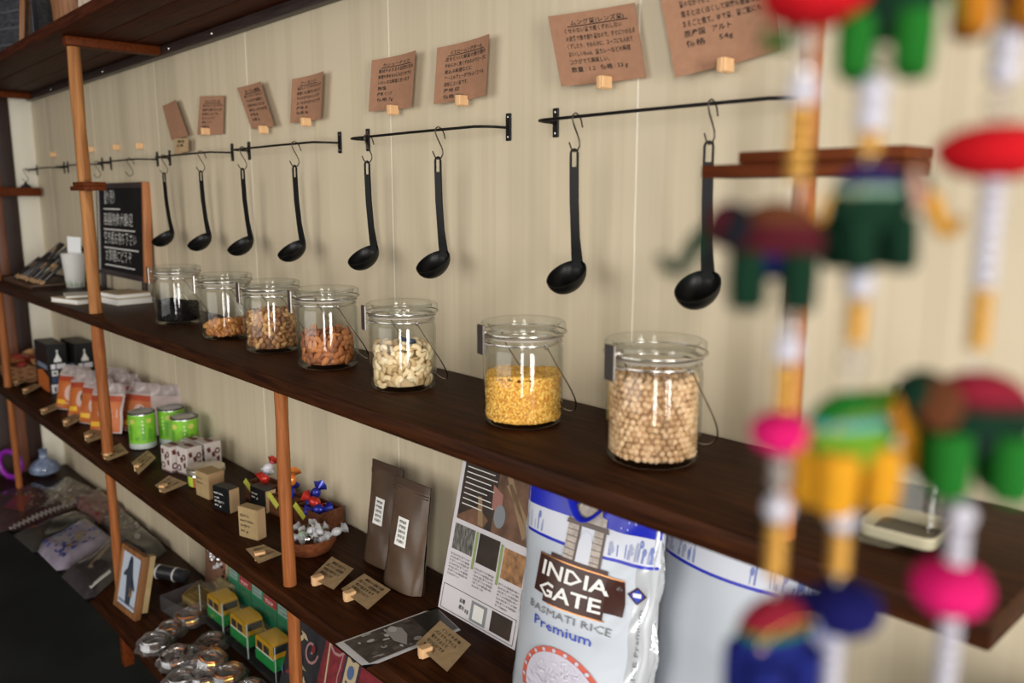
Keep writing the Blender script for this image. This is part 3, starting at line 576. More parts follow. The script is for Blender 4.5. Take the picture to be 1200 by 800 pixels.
# pink-white bags with orange print
BAGW = clear('bag_film', (.93, .9, .9), (.8, .75, .75), 1.5, .15, ((.5, .43, .42), .5)); BAGP = P('bag_white', (.5, .4, .38), .3)
BG = [(-3.15, -.175, .6), (-3.02, -.17, .55), (-2.89, -.17, .6), (-2.76, -.175, .55), (-2.70, -.095, .6), (-2.86, -.085, .6), (-3.01, -.085, .6), (-2.60, -.045, .6)]
BGL = ['nearest the black cartons', 'second from the black cartons', 'third from the black cartons', 'nearest the front green can', 'leaning behind the front green can', 'in the row along the wall, middle', 'in the row along the wall by the black cartons', 'clear topped, against the wall behind the green cans']
for i, (x, y, rz) in enumerate(BG):
    t = thing('snack_bag', 'white and orange crackers bag ' + BGL[i], 'bag', (x, y, LO + .0005), group='orange cracker bags', rot=(-.24, .04 * (-1) ** i, rz))
    W_, H_, T_ = .125, .125, .045; ph = i * 1.7
    def surf(u, v, d, s=-1, ph=ph): return V(((u - .5) * W_ * (1 - .05 * math.sin(pi * (1 - v))), s * (T_ / 2 * (max(0, math.sin(pi * u)) ** .5) * min(1, (max(0, math.sin(pi * min(1, max(0, .06 + .94 * (1 - v)))))) ** .5 + .15) + d) + .0025 * math.sin(9 * u + ph) * math.sin(11 * v), (1 - v) * H_))
    mb = MB(); mb.grid(lambda u, v: surf(u, v, 0), 10, 10); mb.grid(lambda u, v: surf(u, v, 0, 1), 10, 10); mb.build('bag_body', BAGP, t, ang=80)
    top = MB(); top.grid(lambda u, v: V(((u - .5) * W_ * (1 - .25 * v), .012 * math.sin(u * 14 + ph) * (.3 + v) - .02 * v * v + .015 * v, H_ + v * .034)), 16, 4); top.grid(lambda u, v: V(((u - .5) * W_ * (1 - .25 * v), .012 * math.sin(u * 14 + ph + .9) * (.3 + v) + .005, H_ + v * .03)), 16, 4)
    top.build('crimped_top', BAGW, t, ang=80)
    if i != 7:
        e = Dec(lambda u, v, d: surf(u, v, d)); e.rect(.02, .06, .97, .97, 0, 8, 8).rect(.02, .06, .97, .2, 1, 8, 2, .0012).oval(.58, .5, .2, .22, 2, d=.0016).oval(.62, .46, .07, .12, 3, d=.002).rect(.1, .72, .45, .84, 4, 4, 2, .0014)
        e.build('print', [ORG, P('red_orange', (.36, .05, .015), .5), P('pink_print', (.55, .36, .3)), DK, YEL], t)
# cans
LID = P('can_lid', (.55, .56, .57), .3, metal=.9)
canme = []
def can_proto():
    t = thing('green_can', 'x', 'can'); r, h = .0375, .112
    MB().lathe([(0, .002), (r - .002, .001), (r, .004), (r, h - .004), (r - .0015, h)], 32).build('can_body', LID, t, ang=30)
    MB().lathe([(r - .0008, h), (r + .0012, h - .001), (r + .0012, h - .004), (r - .0008, h - .005)], 32).lathe([(r - .0006, h - .0004), (r - .003, h - .003), (0, h - .003)], 32, 1).build('can_lid', [DK, LID], t, ang=30)
    lbm = MB(); z0, z1 = .004, h - .006
    lbm.lathe([(r + .0004, .02), (r + .0004, z1)], 40); lbm.lathe([(r + .0004, z0), (r + .0004, .02)], 40, 1)
    for k in range(9):
        a = -2.2 + k * .5; lbm.grid(lambda u, v: V(((r + .0008) * math.cos(a + u * .3), (r + .0008) * math.sin(a + u * .3), .03 + v * (.03 + .02 * math.sin(k * 2.3)))), 3, 1, 2)
    for ca in (-1.35, -.1, 1.2):
        pts = [V(((r + .001) * math.cos(ca + .22 * math.cos(q)), (r + .001) * math.sin(ca + .22 * math.cos(q)), .088 + .008 * math.sin(q))) for q in [2 * pi * i / 14 for i in range(14)]]; lbm.add(pts, [tuple(range(14))], 3)
        for j in range(4): lbm.grid(lambda u, v: V(((r + .001) * math.cos(ca - .55 + u * (.16 - .03 * (j % 2))), (r + .001) * math.sin(ca - .55 + u * (.16 - .03 * (j % 2))), .052 + j * .011 + v * .006)), 2, 1, 4)
    lbm.build('paper_label', [P('can_green', (.20, .50, .03), .4, var=.15, scale=40), P('can_foot', (.5, .55, .52), .4), P('can_green_dark', (.11, .36, .03), .4), P('can_seal', (.55, .55, .12), .4), P('can_pale', (.5, .7, .3), .4)], t, ang=40)
    return t
cp = can_proto()
for i, (px, py, lb) in enumerate(((167.5, 481, 'green labelled tin can standing clear in front of its two twins'), (197, 478.5, 'green labelled tin can half hidden behind the front can by the wall'), (213, 487, 'green labelled tin can directly behind the patterned cube boxes'))):
    c = cp if i == 0 else copytree(cp); q = onZ(px, py, LO + .112); q = q + (V((-.014, .012, 0)) if i == 1 else V((.006, .004, 0)) if i == 2 else V((0, -.006, 0))); c.location = (q.x, q.y, LO + .0003); c.rotation_euler = (0, 0, (.3, .8, .2)[i]); tag(c, lb, 'can', 'green cans')
# patterned little boxes
PB = P('pattern_white', (.52, .46, .43), .5); PBR = P('pattern_brown', (.10, .02, .02), .5)
for i, (x, y, rz, lb) in enumerate(((-2.25, -.150, .15, 'nearest the front green can'), (-2.195, -.128, .2, 'in front, beside the round tin'), (-2.265, -.090, .15, 'at the back against the cans'), (-2.205, -.070, .1, 'at the back beside the wall'))):
    t = carton('patterned_box', 'small white box with brown scrolls ' + lb, 'box', (x, y, LO + .0002), .048, .048, .072 + .004 * (i % 2), PB, rz, 'white boxes with brown scrolls')
    for fn in (flat(.048, .072, -.024), sideface(.024, .048, .072)):
        e = Dec(fn)
        for k in range(3): e.poly([(.1 + .28 * k, .15 + .2 * k), (.3 + .28 * k, .1 + .2 * k), (.36 + .26 * k, .3 + .2 * k), (.16 + .28 * k, .32 + .2 * k)], 0)
        e.oval(.75, .3, .16, .12, 0).oval(.75, .3, .08, .06, 1, d=.0014).oval(.25, .75, .18, .13, 0).oval(.25, .75, .1, .07, 1, d=.0014).rect(.0, .93, 1, .97, 0, 2, 1)
        e.build('scroll_print', [PBR, PB], t)
    tp = MB(); tp.box((0, 0, .0735 + .004 * (i % 2)), (.03, .012, .002)); tp.build('top_label', PBR, t)
p = onZ(241, 545, LO + .052)
tn = thing('round_tin', 'round tin with silver lid and green and amber band', 'tin', (p.x, p.y, LO + .0003))
MB().lathe([(0, .001), (.044, .001), (.0455, .004), (.0455, .036), (.044, .038)], 36).lathe([(.0457, .006), (.0457, .032)], 18, 1, a0=-2.3, a1=-1.2).lathe([(.0457, .006), (.0457, .032)], 18, 2, a0=-1.2, a1=.6).build('tin_body', [SILV, P('tin_green', (.38, .5, .05), .35), P('tin_amber', (.36, .13, .04), .35)], tn, ang=40)
MB().lathe([(0, .0505), (.042, .0505), (.0475, .049), (.048, .046), (.048, .038), (.0462, .037)], 36).build('lid', P('tin_lid', (.66, .6, .52), .28, metal=.85), tn, ang=40)
# small soap boxes
def soap(loc, w, d, h, rz, label, mf, ms, txt):
    t = thing('soap_box', label, 'box', loc, rz, 'small soap boxes')
    MB().rbox((0, 0, h / 2), (w, d, h), .0008, seg=1).build('carton', mf, t)
    MB().box((w / 2 + .0003, 0, h / 2), (.0006, d - .003, h - .003)).build('end_label', ms, t)
    e = Dec(flat(w, h, -d / 2))
    for k, (s_, wd) in enumerate(txt): e.text(s_, .12, .3 + k * .17, .07, wd)
    e.build('lettering', WHITE if mf is BX else INK, t)
PALE = P('pale_kraft', (.52, .34, .18), .75); KS = P('kraft_soap', (.34, .235, .11), .75, var=.08, scale=50)
soap((-1.985, -.16, LO + .0002), .06, .045, .066, .12, 'plain kraft box between the round tin and the black boxes', KS, P('kraft_dim', (.36, .22, .11)), [('石けん', .4), ('手作り', .5)])
soap((-1.862, -.172, LO + .0002), .062, .03, .060, .22, 'small black box with pale end beside the plain kraft box', BX, PALE, [('NATURAL', .55), ('soap', .3), ('炭の石けん', .6), ('80 g', .4)])
soap((-1.805, -.105, LO + .0002), .064, .03, .056, .12, 'small black box with pale end by the wooden candy boxes', BX, PALE, [('SOAP', .4), ('80 g', .4)])
soap((-1.668, -.198, LO + .0002), .058, .026, .070, .3, 'pale kraft box with green print standing near the shelf edge', KS, PALE, [('石けん', .5), ('NATURAL', .7), ('手作り', .5), ('80 g', .4)])
# wooden candy boxes
CBW = wood('candy_wood', (.07, .022, .009), (.13, .045, .017), 0, .5, spec=.3)
def wrap(loc, m1, m2, s, rot, label, group=None):
    t = thing('wrapped_candy', label, 'candy', loc, group=group, rot=rot)
    b = MB().ball((0, 0, 0), (s * .62, s * .45, s * .45), 0, 12, 8); b.build('candy_body', m1, t, ang=80)
    for sg in (-1, 1):
        f = MB(); n = 10
        f.grid(lambda u, v: V((sg * s * (.55 + .55 * v), s * (.08 + .5 * v) * math.cos(2 * pi * u) * (1 + .25 * math.sin(u * 31)), s * (.08 + .5 * v) * math.sin(2 * pi * u) * (1 + .25 * math.sin(u * 25)))), n, 3); f.build('twist_end', m2, t, ang=80)
    return t
FR_ = P('foil_red', (.5, .03, .02), .25, metal=.3); FB_ = P('foil_blue', (.02, .03, .30), .25, metal=.3); FO_ = P('foil_orange', (.6, .18, .03), .25, metal=.3); FW_ = P('foil_white', (.5, .49, .52), .25); CLRW = clear('clear_wrap', (.95, .95, .95), (.85, .85, .85), 1.5, .1, ((.7, .7, .72), .35)); GRN_ = P('foil_green', (.25, .38, .22), .3)
CBX = [(-1.862, -.072, .085, .06, .046, 'by the black boxes', [(FR_, FW_, (0, 0, .012), (.4, -1.1, .2)), (FW_, FR_, (.006, .006, .042), (.2, -.9, .8))], ['red foil candy', 'white and red foil candy']),
       (-1.735, -.072, .085, .06, .046, 'behind the orange post', [(FB_, FB_, (.012, -.004, .014), (0, -1.2, .3)), (FO_, FO_, (.014, 0, .046), (.2, -1.2, .3))], ['blue foil candy', 'orange foil candy']),
       (-1.628, -.055, .095, .07, .046, 'beside the wrapped sweets bowl', [(FB_, FB_, (-.02, .004, .03), (.2, -.9, .2)), (FR_, FR_, (0, -.01, .018), (.3, .4, .4)), (FB_, FB_, (.02, -.012, .006), (0, -.2, .6))], ['blue foil candy', 'red foil candy', 'small blue foil candy'])]
for x, y, wx, wy_, h, lb, cs, nm in CBX:
    t = thing('candy_box', 'open brown wooden box of foil candies ' + lb, 'box', (x, y, LO + .0002), .12, 'open wooden candy boxes')
    MB().box((0, 0, .003), (wx, wy_, .006)).build('bottom', CBW, t)
    for sy in (-1, 1): MB().rbox((0, sy * (wy_ / 2 - .0025), h / 2), (wx, .005, h), .001, seg=1).build('side_board', CBW, t)
    for sx in (-1, 1): MB().rbox((sx * (wx / 2 - .0025), 0, h / 2), (.005, wy_ - .01, h), .001, seg=1).build('side_board', CBW, t)
    MB().rbox((0, 0, h * .45), (wx - .012, wy_ - .012, h * .7), .004).build('paper_lining', P('lining', (.14, .06, .03), .8), t)
    for (m1, m2, o, ro), n_ in zip(cs, nm): wrap((x + o[0], y + o[1], LO + h + o[2] - .006), m1, m2, .026, ro, n_ + ' sticking out of the wooden box ' + lb)
    tg = MB(); tg.box((0, 0, 0), (.045, .001, .013)); tag(tg.build('tape_tag', LIME, None, loc=(x - wx * .2, y - wy_ / 2 - .004, LO + h - .008), rot=(-.3, .55, .1)), 'lime tape tag on the wooden box ' + lb, 'tag', 'lime tags on the candy boxes')
p = onZ(363, 636, LO + .02)
bw = thing('wooden_bowl', 'round reddish wooden bowl of white wrapped sweets', 'bowl', (p.x, p.y, LO + .0003))
MB().lathe([(0, .0), (.032, .0), (.045, .008), (.056, .026), (.059, .040), (.057, .041), (.053, .028), (.042, .012), (0, .008)], 36).build('bowl_body', wood('bowl_wood', (.10, .028, .011), (.18, .055, .02), 0, .4), bw, ang=50)
rr = random.Random(5)
for i in range(9):
    a = i * 2.4; q = .034 * math.sqrt((i + .5) / 9)
    wrap((p.x + q * math.cos(a), p.y + q * math.sin(a), LO + .032 + .003 * (9 - i) * .7), (FW_, SILV, GRN_, CLRW)[i % 4] if i % 4 != 3 else FW_, CLRW, .017, (rr.uniform(-.5, .5), rr.uniform(-.5, .5), rr.uniform(0, 6)), ('white', 'silver', 'green tinted', 'milky')[i % 4] + ' wrapped sweet in the wooden bowl', ('white', 'silver', 'green', 'milky')[i % 4] + ' sweets in the bowl')
wrap((p.x + .052, p.y + .035, LO + .052), CLRW, CLRW, .02, (0, -.5, .6), 'clear wrapped sweet hanging over the rim of the wooden bowl')
# brown stand-up pouches
PO = P('pouch_brown', (.085, .053, .034), .26, var=.12, scale=25); POD = P('pouch_dark', (.06, .035, .022), .3)
for i, (a, b, lb) in enumerate((((-1.412, -.062), (-1.309, -.062), 'brown stand-up pouch standing closer to the candy bowl'), ((-1.296, -.092), (-1.187, -.092), 'brown stand-up pouch standing closer to the leaflet'))):
    t = thing('coffee_pouch', lb, 'pouch', ((a[0] + b[0]) / 2, (a[1] + b[1]) / 2, LO + .0004), group='brown stand-up pouches', rot=(-.13 if i else -.1, 0, .05))
    W_, H_ = b[0] - a[0], .208
    def pf(u, v, d, s=-1): z = 1 - v; return V(((u - .5) * W_, s * (.024 * (1 - z) ** .8 * (math.sin(pi * u) ** .4 if 0 < u < 1 else 0) + .0012 + .0012 * math.sin(u * 9 + z * 14) * (1 - z) + d), z * H_))
    mb = MB(); mb.grid(lambda u, v: pf(u, v, 0), 12, 14, mfn=lambda u, v: 1 if v < .07 else 0); mb.grid(lambda u, v: pf(u, v, 0, 1), 12, 14); mb.build('pouch_body', [PO, POD], t, ang=80)
    e = Dec(pf); e.rect(.32, .34, .62, .60, 0, 4, 6, .001)
    for k in range(5): e.text('有機珈琲豆深煎り'[k:k + 4 - k % 2], .37, .39 + k * .045, .022, .2, 1, .0016)
    e.build('white_label', [WHITE, INK], t)
    z_ = MB(); z_.rbox((0, -.0035, H_ * .91), (W_ - .004, .002, .002), .0005, seg=1).rbox((0, -.0035, H_ * .885), (W_ - .004, .002, .002), .0005, seg=1); z_.build('zip_seal', POD, t)
# leaflet
lt = thing('leaflet', 'printed information sheet with photos leaning on the wall', 'poster', (-1.0325, -.090, LO + .0004), rot=(-.235, 0, .01))
LW, LH = .205, .292
MB().box((0, 0, LH / 2), (LW, .0012, LH)).build('sheet', P('leaflet_paper', (.66, .63, .66), .45), lt)
e = Dec(flat(LW, LH, -.0006)); PH = [P('photo_dark', (.035, .022, .016), .35, var=.5, scale=18), P('photo_brown', (.16, .08, .045), .35, var=.4, scale=25), P('photo_skin', (.36, .16, .13), .4), P('photo_grey', (.24, .25, .27), .4), P('photo_wood', (.30, .19, .1), .4), GREEN, INK, WHITE, P('leaf_olive', (.28, .36, .12)), P('photo_mush', (.34, .17, .07), .4, var=.5, scale=60), P('photo_stripe', (.26, .25, .22), .4, col2=(.02, .02, .02), scale=120, stretch=(3, 1, .6))]
e.rect(.05, .02, .97, .42, 0).rect(.5, .02, .97, .42, 1, d=.001)
e.poly([(.55, .02), (.62, .02), (.93, .36), (.88, .39)], 4, .0012).poly([(.6, .12), (.66, .1), (.95, .3), (.93, .34)], 4, .0012).poly([(.45, .14), (.58, .18), (.6, .3), (.47, .28)], 2, .0014).oval(.58, .31, .07, .07, 3, d=.0016).poly([(.28, .24), (.33, .24), (.4, .41), (.33, .41)], 4, .0012).poly([(.05, .4), (.3, .3), (.45, .36), (.4, .42), (.05, .42)], 1, .0011)
for k in range(9): e.rect(.09, .05 + k * .033, .09 + (.28, .36, .40, .33, .38, .3, .36, .4, .26)[k], .056 + k * .033, 7, 2, 1, .0018)
e.rect(.05, .45, .32, .61, 10).rect(.38, .45, .64, .63, 0).rect(.70, .47, .96, .65, 9).rect(.335, .45, .365, .68, 8, d=.001).rect(.655, .46, .685, .70, 8, d=.001)
for c_, (u0, u1, v0, n) in enumerate(((.05, .31, .635, 7), (.38, .63, .66, 6), (.70, .95, .68, 7))):
    for k in range(n): e.text('豆の旨みを大切に育てています産地直送の味わい深い香り'[(k * 3 + c_ * 4) % 9:][:14], u0, v0 + .012 + k * .021, .011, (u1 - u0) * (1 if k < n - 1 else .6), 6, .001, bold=0)
for u0, u1, v0, v1 in ((.03, .97, .835, .838), (.03, .97, .985, .988), (.03, .035, .835, .988), (.965, .97, .835, .988)): e.rect(u0, v0, u1, v1, 6, 1, 1)
e.rect(.42, .855, .62, .975, 3).rect(.455, .87, .585, .96, 7, d=.001).rect(.68, .85, .93, .97, 0, d=.001)
e.text('品種', .27, .90, .02, .07, 6).text('産地', .27, .94, .02, .07, 6).text('豆茶', .35, .95, .02, .05, 6); e.build('print', PH, lt)
# photo sheet lying flat
def slab(name, px, z0, th, m, label, cat, group=None, parent=None, rnd=None):
    c = [onZ(x, y, z0) for x, y in px]; o = sum(c, V()) / 4; c = [q - o for q in c]
    mb = MB(); nu = nv = 8; r = random.Random(len(label) + int(px[0][0]))
    def top(u, v): e_ = max(0, min(u, 1 - u, v, 1 - v)); q = bil(c, u, v); return V((q.x, q.y, th * min(1, (e_ * 9) ** .5) + (rnd or 0) * math.sin(u * 9 + px[0][0]) * math.sin(v * 7 + px[0][1]) * min(1, e_ * 8)))
    mb.grid(lambda u, v: top(u, v), nu, nv); mb.grid(lambda u, v: V((*bil(c, u, v).xy, 0)), nu, nv)
    t = mb.build(name, m, parent, loc=o, ang=70); tag(t, label, cat, group); return t, (lambda u, v, d: top(u, v) + V((0, 0, d)))
ps, pfn = slab('photo_print', [(393, 754), (511, 711), (540, 738), (428, 783)], LO + .0006, .0012, P('photo_border', (.62, .61, .62), .3), 'glossy monochrome photograph lying flat at the shelf edge', 'photo')
e = Dec(pfn); e.rect(.06, .07, .72, .93, 0).rect(.72, .07, .99, .93, 1)
rr = random.Random(8)
for k in range(26): u, v = rr.uniform(.1, .66), rr.uniform(.1, .88); e.oval(u, v, rr.uniform(.01, .05), rr.uniform(.02, .08), rr.choice((2, 3, 0, 4)), 7, .001 + k * .00002)
e.poly([(.42, .2), (.5, .12), (.56, .3), (.55, .55), (.46, .85), (.4, .6)], 3, .0018).oval(.48, .25, .04, .1, 4, 10, .002)
e.build('print', [P('mono_dark', (.05, .04, .035), .3, var=.6, scale=40), P('mono_black', (.008, .008, .008), .3), P('mono_brown', (.12, .09, .07), .3), P('mono_grey', (.30, .28, .26), .3), P('mono_pale', (.45, .43, .41), .3)], ps)
# kraft price notes lying at the edge of the lower shelf, each clipped in a peg
NT = [([(19, 452), (15, 448), (30, 439), (49, 437)], 'beside the snack basket'), ([(30, 462), (25, 456), (41, 450), (49, 452)], 'in front of the black cartons'), ([(51, 486), (46, 480), (67.5, 472), (72, 477.5)], 'in front of the first cracker bag'),
      ([(77.5, 500.5), (72.5, 492.5), (92.5, 481), (101, 489)], 'in front of the second cracker bag'), ([(102.5, 519), (97.5, 507.5), (118, 498), (124, 512)], 'left of the shelf post'), ([(126, 540), (118, 531), (141, 520), (151, 531)], 'right of the shelf post'), ([(162, 556), (154, 542), (173, 528), (183, 537)], 'in front of the front green can'),
      ([(192, 578), (181.5, 568.5), (198, 558), (220, 567)], 'in front of the patterned boxes'), ([(303, 660), (288, 643), (309, 639), (331, 650)], 'in front of the wooden bowl')]
for px, lb in NT:
    q = [px[1], px[2], px[3], px[0]]
    t, fn, o = pcard('price_note', q, [('手作り石けん', .7), ('添加物なし', .6), ('税込 380円', .66)], 'kraft price note in a peg ' + lb, 0, (0, .002, 0), 'note', 'kraft notes on the lower shelf', KRAFT2, False, .18, 'Z', zz=LO + .011, off=V((0, 0, 1)), u0=.2, v0=.12)
    g = bil([onZ(x, y, LO + .006) for x, y in q], .04, .62); g.z = LO + .0087
    dr = onZ(*q[1], LO) - onZ(*q[0], LO)
    tag(link('wooden_peg', pegme, None, g, (0, 0, math.atan2(dr.y, dr.x) + pi / 2)), 'tiny wooden peg gripping the kraft note ' + lb, 'peg', 'wooden pegs on the lower shelf')
for px, ln, lb in (([(364, 676), (389, 652), (414.5, 668), (391, 692.5)], [('麻炭の石けん', .62), ('肌にやさしい自然素材', .7), ('無添加で作りました', .66), ('保存料なしです', .5), ('  750円', .3)], 'square kraft note nearest the wooden bowl'), ([(400, 690), (427, 672), (458, 692.5), (431, 716)], [('麻炭の入浴料 大袋', .66), ('肌にやさしい自然素材の粉', .72), ('体が温まります', .66), ('お風呂に入れて', .6), ('  700円', .3)], 'square kraft note in front of the brown pouches'),
                   ([(487.5, 754), (516, 727), (552, 757), (524, 789)], [('インドのお米', .6), ('バスマティライス', .66), ('香りがよくて', .5), ('おいしいです', .52), ('  980円', .34)], 'square kraft note resting on the flat photograph')):
    c_ = [px[0], px[1], px[2], px[3]]; zz = LO + (.012 if 'resting' in lb else .010)
    q = [px[1], px[2], px[3], px[0]]
    t, fn, o = pcard('price_note', q, ln, lb, 0, (.0, .003, 0), 'note', None, KRAFT2, False, .13, 'Z', zz=zz, off=V((0, 0, 1)), u0=.1, v0=.1)
    g = bil([onZ(x, y, zz) for x, y in q], .34, .80); g.z = zz - .0012
    dr = onZ(*q[1], LO) - onZ(*q[0], LO); lk = link('wooden_peg', pegme, None, g, (0, 0, math.atan2(dr.y, dr.x)))
    lk.scale = (1.2, 1.0, 1); tag(lk, 'wooden peg gripping the ' + lb, 'peg', 'wooden pegs on the lower shelf')
# ------------------------------------------------------------------ rice bags
BAG = P('rice_bag_film', (.50, .54, .60), .25, var=.03, scale=10); BAGS = P('rice_bag_silver', (.55, .57, .6), .2, metal=.35); RB = P('bag_blue', (.012, .02, .42), .3)
def ricebag(loc, rz, rx, label, seed, front=True):
    t = thing('rice_bag', label, 'bag', loc, group='rice bags on the lower shelf', rot=(rx, 0, rz)); W_, H_, T_ = .235, .365, .085
    def sf(u, v, d, s=-1):
        v = min(v, 1.0); z = 1 - v; puff = (min(1, max(0, math.sin(pi * min(1, max(0, u)))) ** .6)) * (min(1, z / .12) ** .5) * (1 - .72 * max(0, z - .45) / .55)
        wr = .003 * math.sin(u * 7 + seed + 3 * v) * math.sin(v * 9) + .006 * max(0, u - .7) * max(0, .98 - u) * math.sin(v * 30 + u * 12) / .03
        return V(((u - .5) * W_ * (1 - .04 * math.sin(pi * z)), s * (T_ / 2 * puff + .012 * (1 - u * 0) * (1 - z) + wr + d), z * H_))
    mb = MB(); mb.grid(lambda u, v: sf(u, v, 0), 48, 48, mfn=lambda u, v: 1 if u > .9 else 0)
    mb.grid(lambda u, v: sf(u, v, 0, 1), 16, 20, 1)
    # pleated side gussets
    for ux in (0, 1): mb.grid(lambda a, v: sf(ux, v, 0) * (1 - a) + sf(ux, v, 0, 1) * a + V(((1 if ux else -1) * .007 * math.sin(2 * pi * a) * math.sin(v * 21 + a * 5), 0, 0)), 8, 30, 1)
    mb.build('bag_body', [BAG, BAGS], t, ang=80)
    e = Dec(sf); e.rect(.0, .0, 1, .185, 0, 24, 6).rect(0, .185, 1, .285, 1, 24, 6, .0008).rect(0, .285, 1, .297, 0, 24, 1)
    r = random.Random(seed)
    for k in range(36):     # sketched skyline in the pale band
        u = r.uniform(.01, .97)
        if .30 < u < .62: continue
        h = r.uniform(.02, .07); q = r.choice((2, 2, 3)); e.rect(u, .278 - h, u + r.uniform(.004, .014), .278, q, 1, 1, .001)
        if k % 3 == 0: e.oval(u + .01, .278 - h, .014, .016, q, 8, .0011)
    if front:
        e.fn = lambda u, v, d: sf(u + .07, v + .03, d)
        ST, SD = 4, 5         # stone gate
        e.poly([(.34, .155), (.60, .155), (.60, .125), (.56, .12), (.55, .085), (.39, .085), (.38, .12), (.34, .125)], ST, .0022).poly([(.31, .175), (.63, .175), (.62, .155), (.32, .155)], SD, .0026)
        for ua, ub in ((.325, .425), (.525, .61)):
            e.rect(ua, .175, ub, .31, ST, 3, 4, .0016).rect(ub - .018, .175, ub, .31, SD, 1, 4, .002)
            for k in range(5): e.rect(ua, .195 + k * .024, ub, .198 + k * .024, SD, 2, 1, .0021)
        e.poly([(.425, .31), (.425, .23), (.44, .2), (.475, .185), (.51, .2), (.525, .23), (.525, .31)], 1, .0019)
        for k in range(4): e.rect(.36 + k * .06, .10, .385 + k * .06, .12, SD, 1, 1, .0021)
        # dark nameplate with stepped ends
        pl = [(.14, .325), (.235, .325), (.235, .305), (.66, .305), (.66, .325), (.78, .325), (.78, .455), (.68, .455), (.68, .49), (.28, .49), (.28, .465), (.14, .465)]
        e.rect(.235, .305, .665, .49, 6, 8, 4, .0024).rect(.14, .325, .24, .465, 6, 2, 3, .0024).rect(.66, .325, .78, .46, 6, 3, 3, .0024)
        for a, b_, c1, c2 in ((.14, .32, .78, .325), (.28, .488, .68, .493)): e.rect(a, b_, c1, c2, 8, 8, 1, .0028)
        e.text('INDIA', .19, .392, .052, .50, 7, .0034, bold=.018).text('GATE', .19, .466, .052, .46, 7, .0034, bold=.018)
        e.text('BASMATI RICE', .12, .535, .028, .62, 9, .002, bold=0).text('Premium', .18, .592, .038, .44, 10, .002, bold=.008)
        # red bowl of rice
        e.oval(.42, .83, .335, .185, 11, 28, .0022).oval(.42, .815, .285, .15, 12, 28, .0028)
        for k in range(170):
            u, v = r.gauss(.42, .13), r.gauss(.805, .07)
            if ((u - .42) / .27) ** 2 + ((v - .815) / .14) ** 2 < 1:
                an = r.uniform(0, pi); du, dv = .035 * math.cos(an), .022 * math.sin(an); e.poly([(u - du, v - dv), (u + dv * .16, v - du * .1), (u + du, v + dv), (u - dv * .16, v + du * .1)], 13 + k % 2, .0034 + k * .000008)
        for k in range(22): a = 2 * pi * k / 22; e.oval(.42 + .308 * math.cos(a), .822 + .166 * math.sin(a), .016, .008, 12, 6, .0032)
        e.fn = sf
        e.text('®', .80, .40, .022, .035, 9, .002).poly([(.86, .40), (.915, .368), (.965, .40), (.915, .436)], 6, .0022).poly([(.872, .40), (.915, .376), (.952, .40), (.915, .428)], 10, .0025).rect(.89, .392, .935, .408, 7, 1, 1, .003)
    e.textv('BASMATI RICE Premium', .955, .95, .02, .5, 9, .002)
    e.build('print', [RB, P('bag_band', (.60, .62, .70), .35), P('sketch_blue', (.16, .2, .45), .4), P('sketch_grey', (.33, .36, .5), .4), P('stone', (.42, .36, .32), .5, var=.2, scale=120), P('stone_dark', (.12, .09, .08), .5), BROWN, P('plate_white', (.78, .76, .74), .4), P('copper_edge', (.6, .28, .12), .25, metal=.8), GREY, P('premium_blue', (.03, .06, .42), .4), P('bowl_red', (.58, .12, .08), .4), P('rice_bed', (.55, .53, .62), .5), P('rice_a', (.70, .68, .75), .5), P('rice_b', (.62, .6, .7), .5)], t)
    # carrying tape hanging from the top seam
    h = MB(); h.tube([sf(.36 + .30 * i / 12, .09 + .085 * math.sin(pi * i / 12), .004 + .006 * math.sin(pi * i / 12)) for i in range(13)], .0055, 8, flat=.35); h.build('carry_strap', RB, t, ang=60)
    return t
ricebag((-.735, -.145, LO + .0005), .10, -.10, 'white rice bag with blue top, stone gate emblem and red bowl', 1.0)
ricebag((-.548, -.060, LO + .0005), .0, -.05, 'second white and blue rice bag standing behind the gate emblem one', 4.0, False)
tag(MB().lathe([(0, 0), (.05, 0), (.085, .03), (.112, .1), (.118, .17), (.105, .225), (.07, .258), (.03, .272), (0, .275)], 32).build('round_black_pot', P('pot_black', (.008, .008, .009), .6), None, loc=(-.165, -.125, LO + .0005)), 'round black pot under the end of the jar shelf', 'pot')
# ------------------------------------------------------------------ square glass bottle at the end of the jar shelf
p = onZ(1060, 632, SH)
sq = thing('square_bottle', 'square clear glass jar with a little pale flour at the bottom', 'jar', (p.x, p.y, SH + .0003), .10)
def sqring(a, z, n=40, k=.28): return [(a * math.copysign(abs(math.cos(t)) ** k, math.cos(t)), a * math.copysign(abs(math.sin(t)) ** k, math.sin(t)), z) for t in [2 * pi * i / n for i in range(n)]]
def loft(mb, rings, mi=0, cap=True):
    n = len(rings[0]); vs = [q for r_ in rings for q in r_]; fs = [(i * n + j, i * n + (j + 1) % n, (i + 1) * n + (j + 1) % n, (i + 1) * n + j) for i in range(len(rings) - 1) for j in range(n)]
    if cap: fs.append(tuple(range(n)))
    mb.add(vs, fs, mi); return mb
bt = MB(); loft(bt, [sqring(.036, 0), sqring(.038, .003), sqring(.038, .112), sqring(.034, .122, k=.5), sqring(.024, .130, k=1), sqring(.022, .134, k=1), sqring(.022, .150, k=1)]); loft(bt, [sqring(.0335, .007), sqring(.034, .110), sqring(.030, .119, k=.5), sqring(.019, .130, k=1), sqring(.019, .150, k=1)])
bt.build('bottle_body', clear('bottle_glass', (.96, .97, .96), (.62, .66, .62), 1.6), sq, ang=50)
th = MB()
for k in range(3): th.tube([(.0225 * math.cos(a), .0225 * math.sin(a), .137 + k * .004) for a in [2 * pi * i / 24 for i in range(24)]], .0012, 6, closed=True)
th.build('screw_thread', GLASS, sq, ang=60)
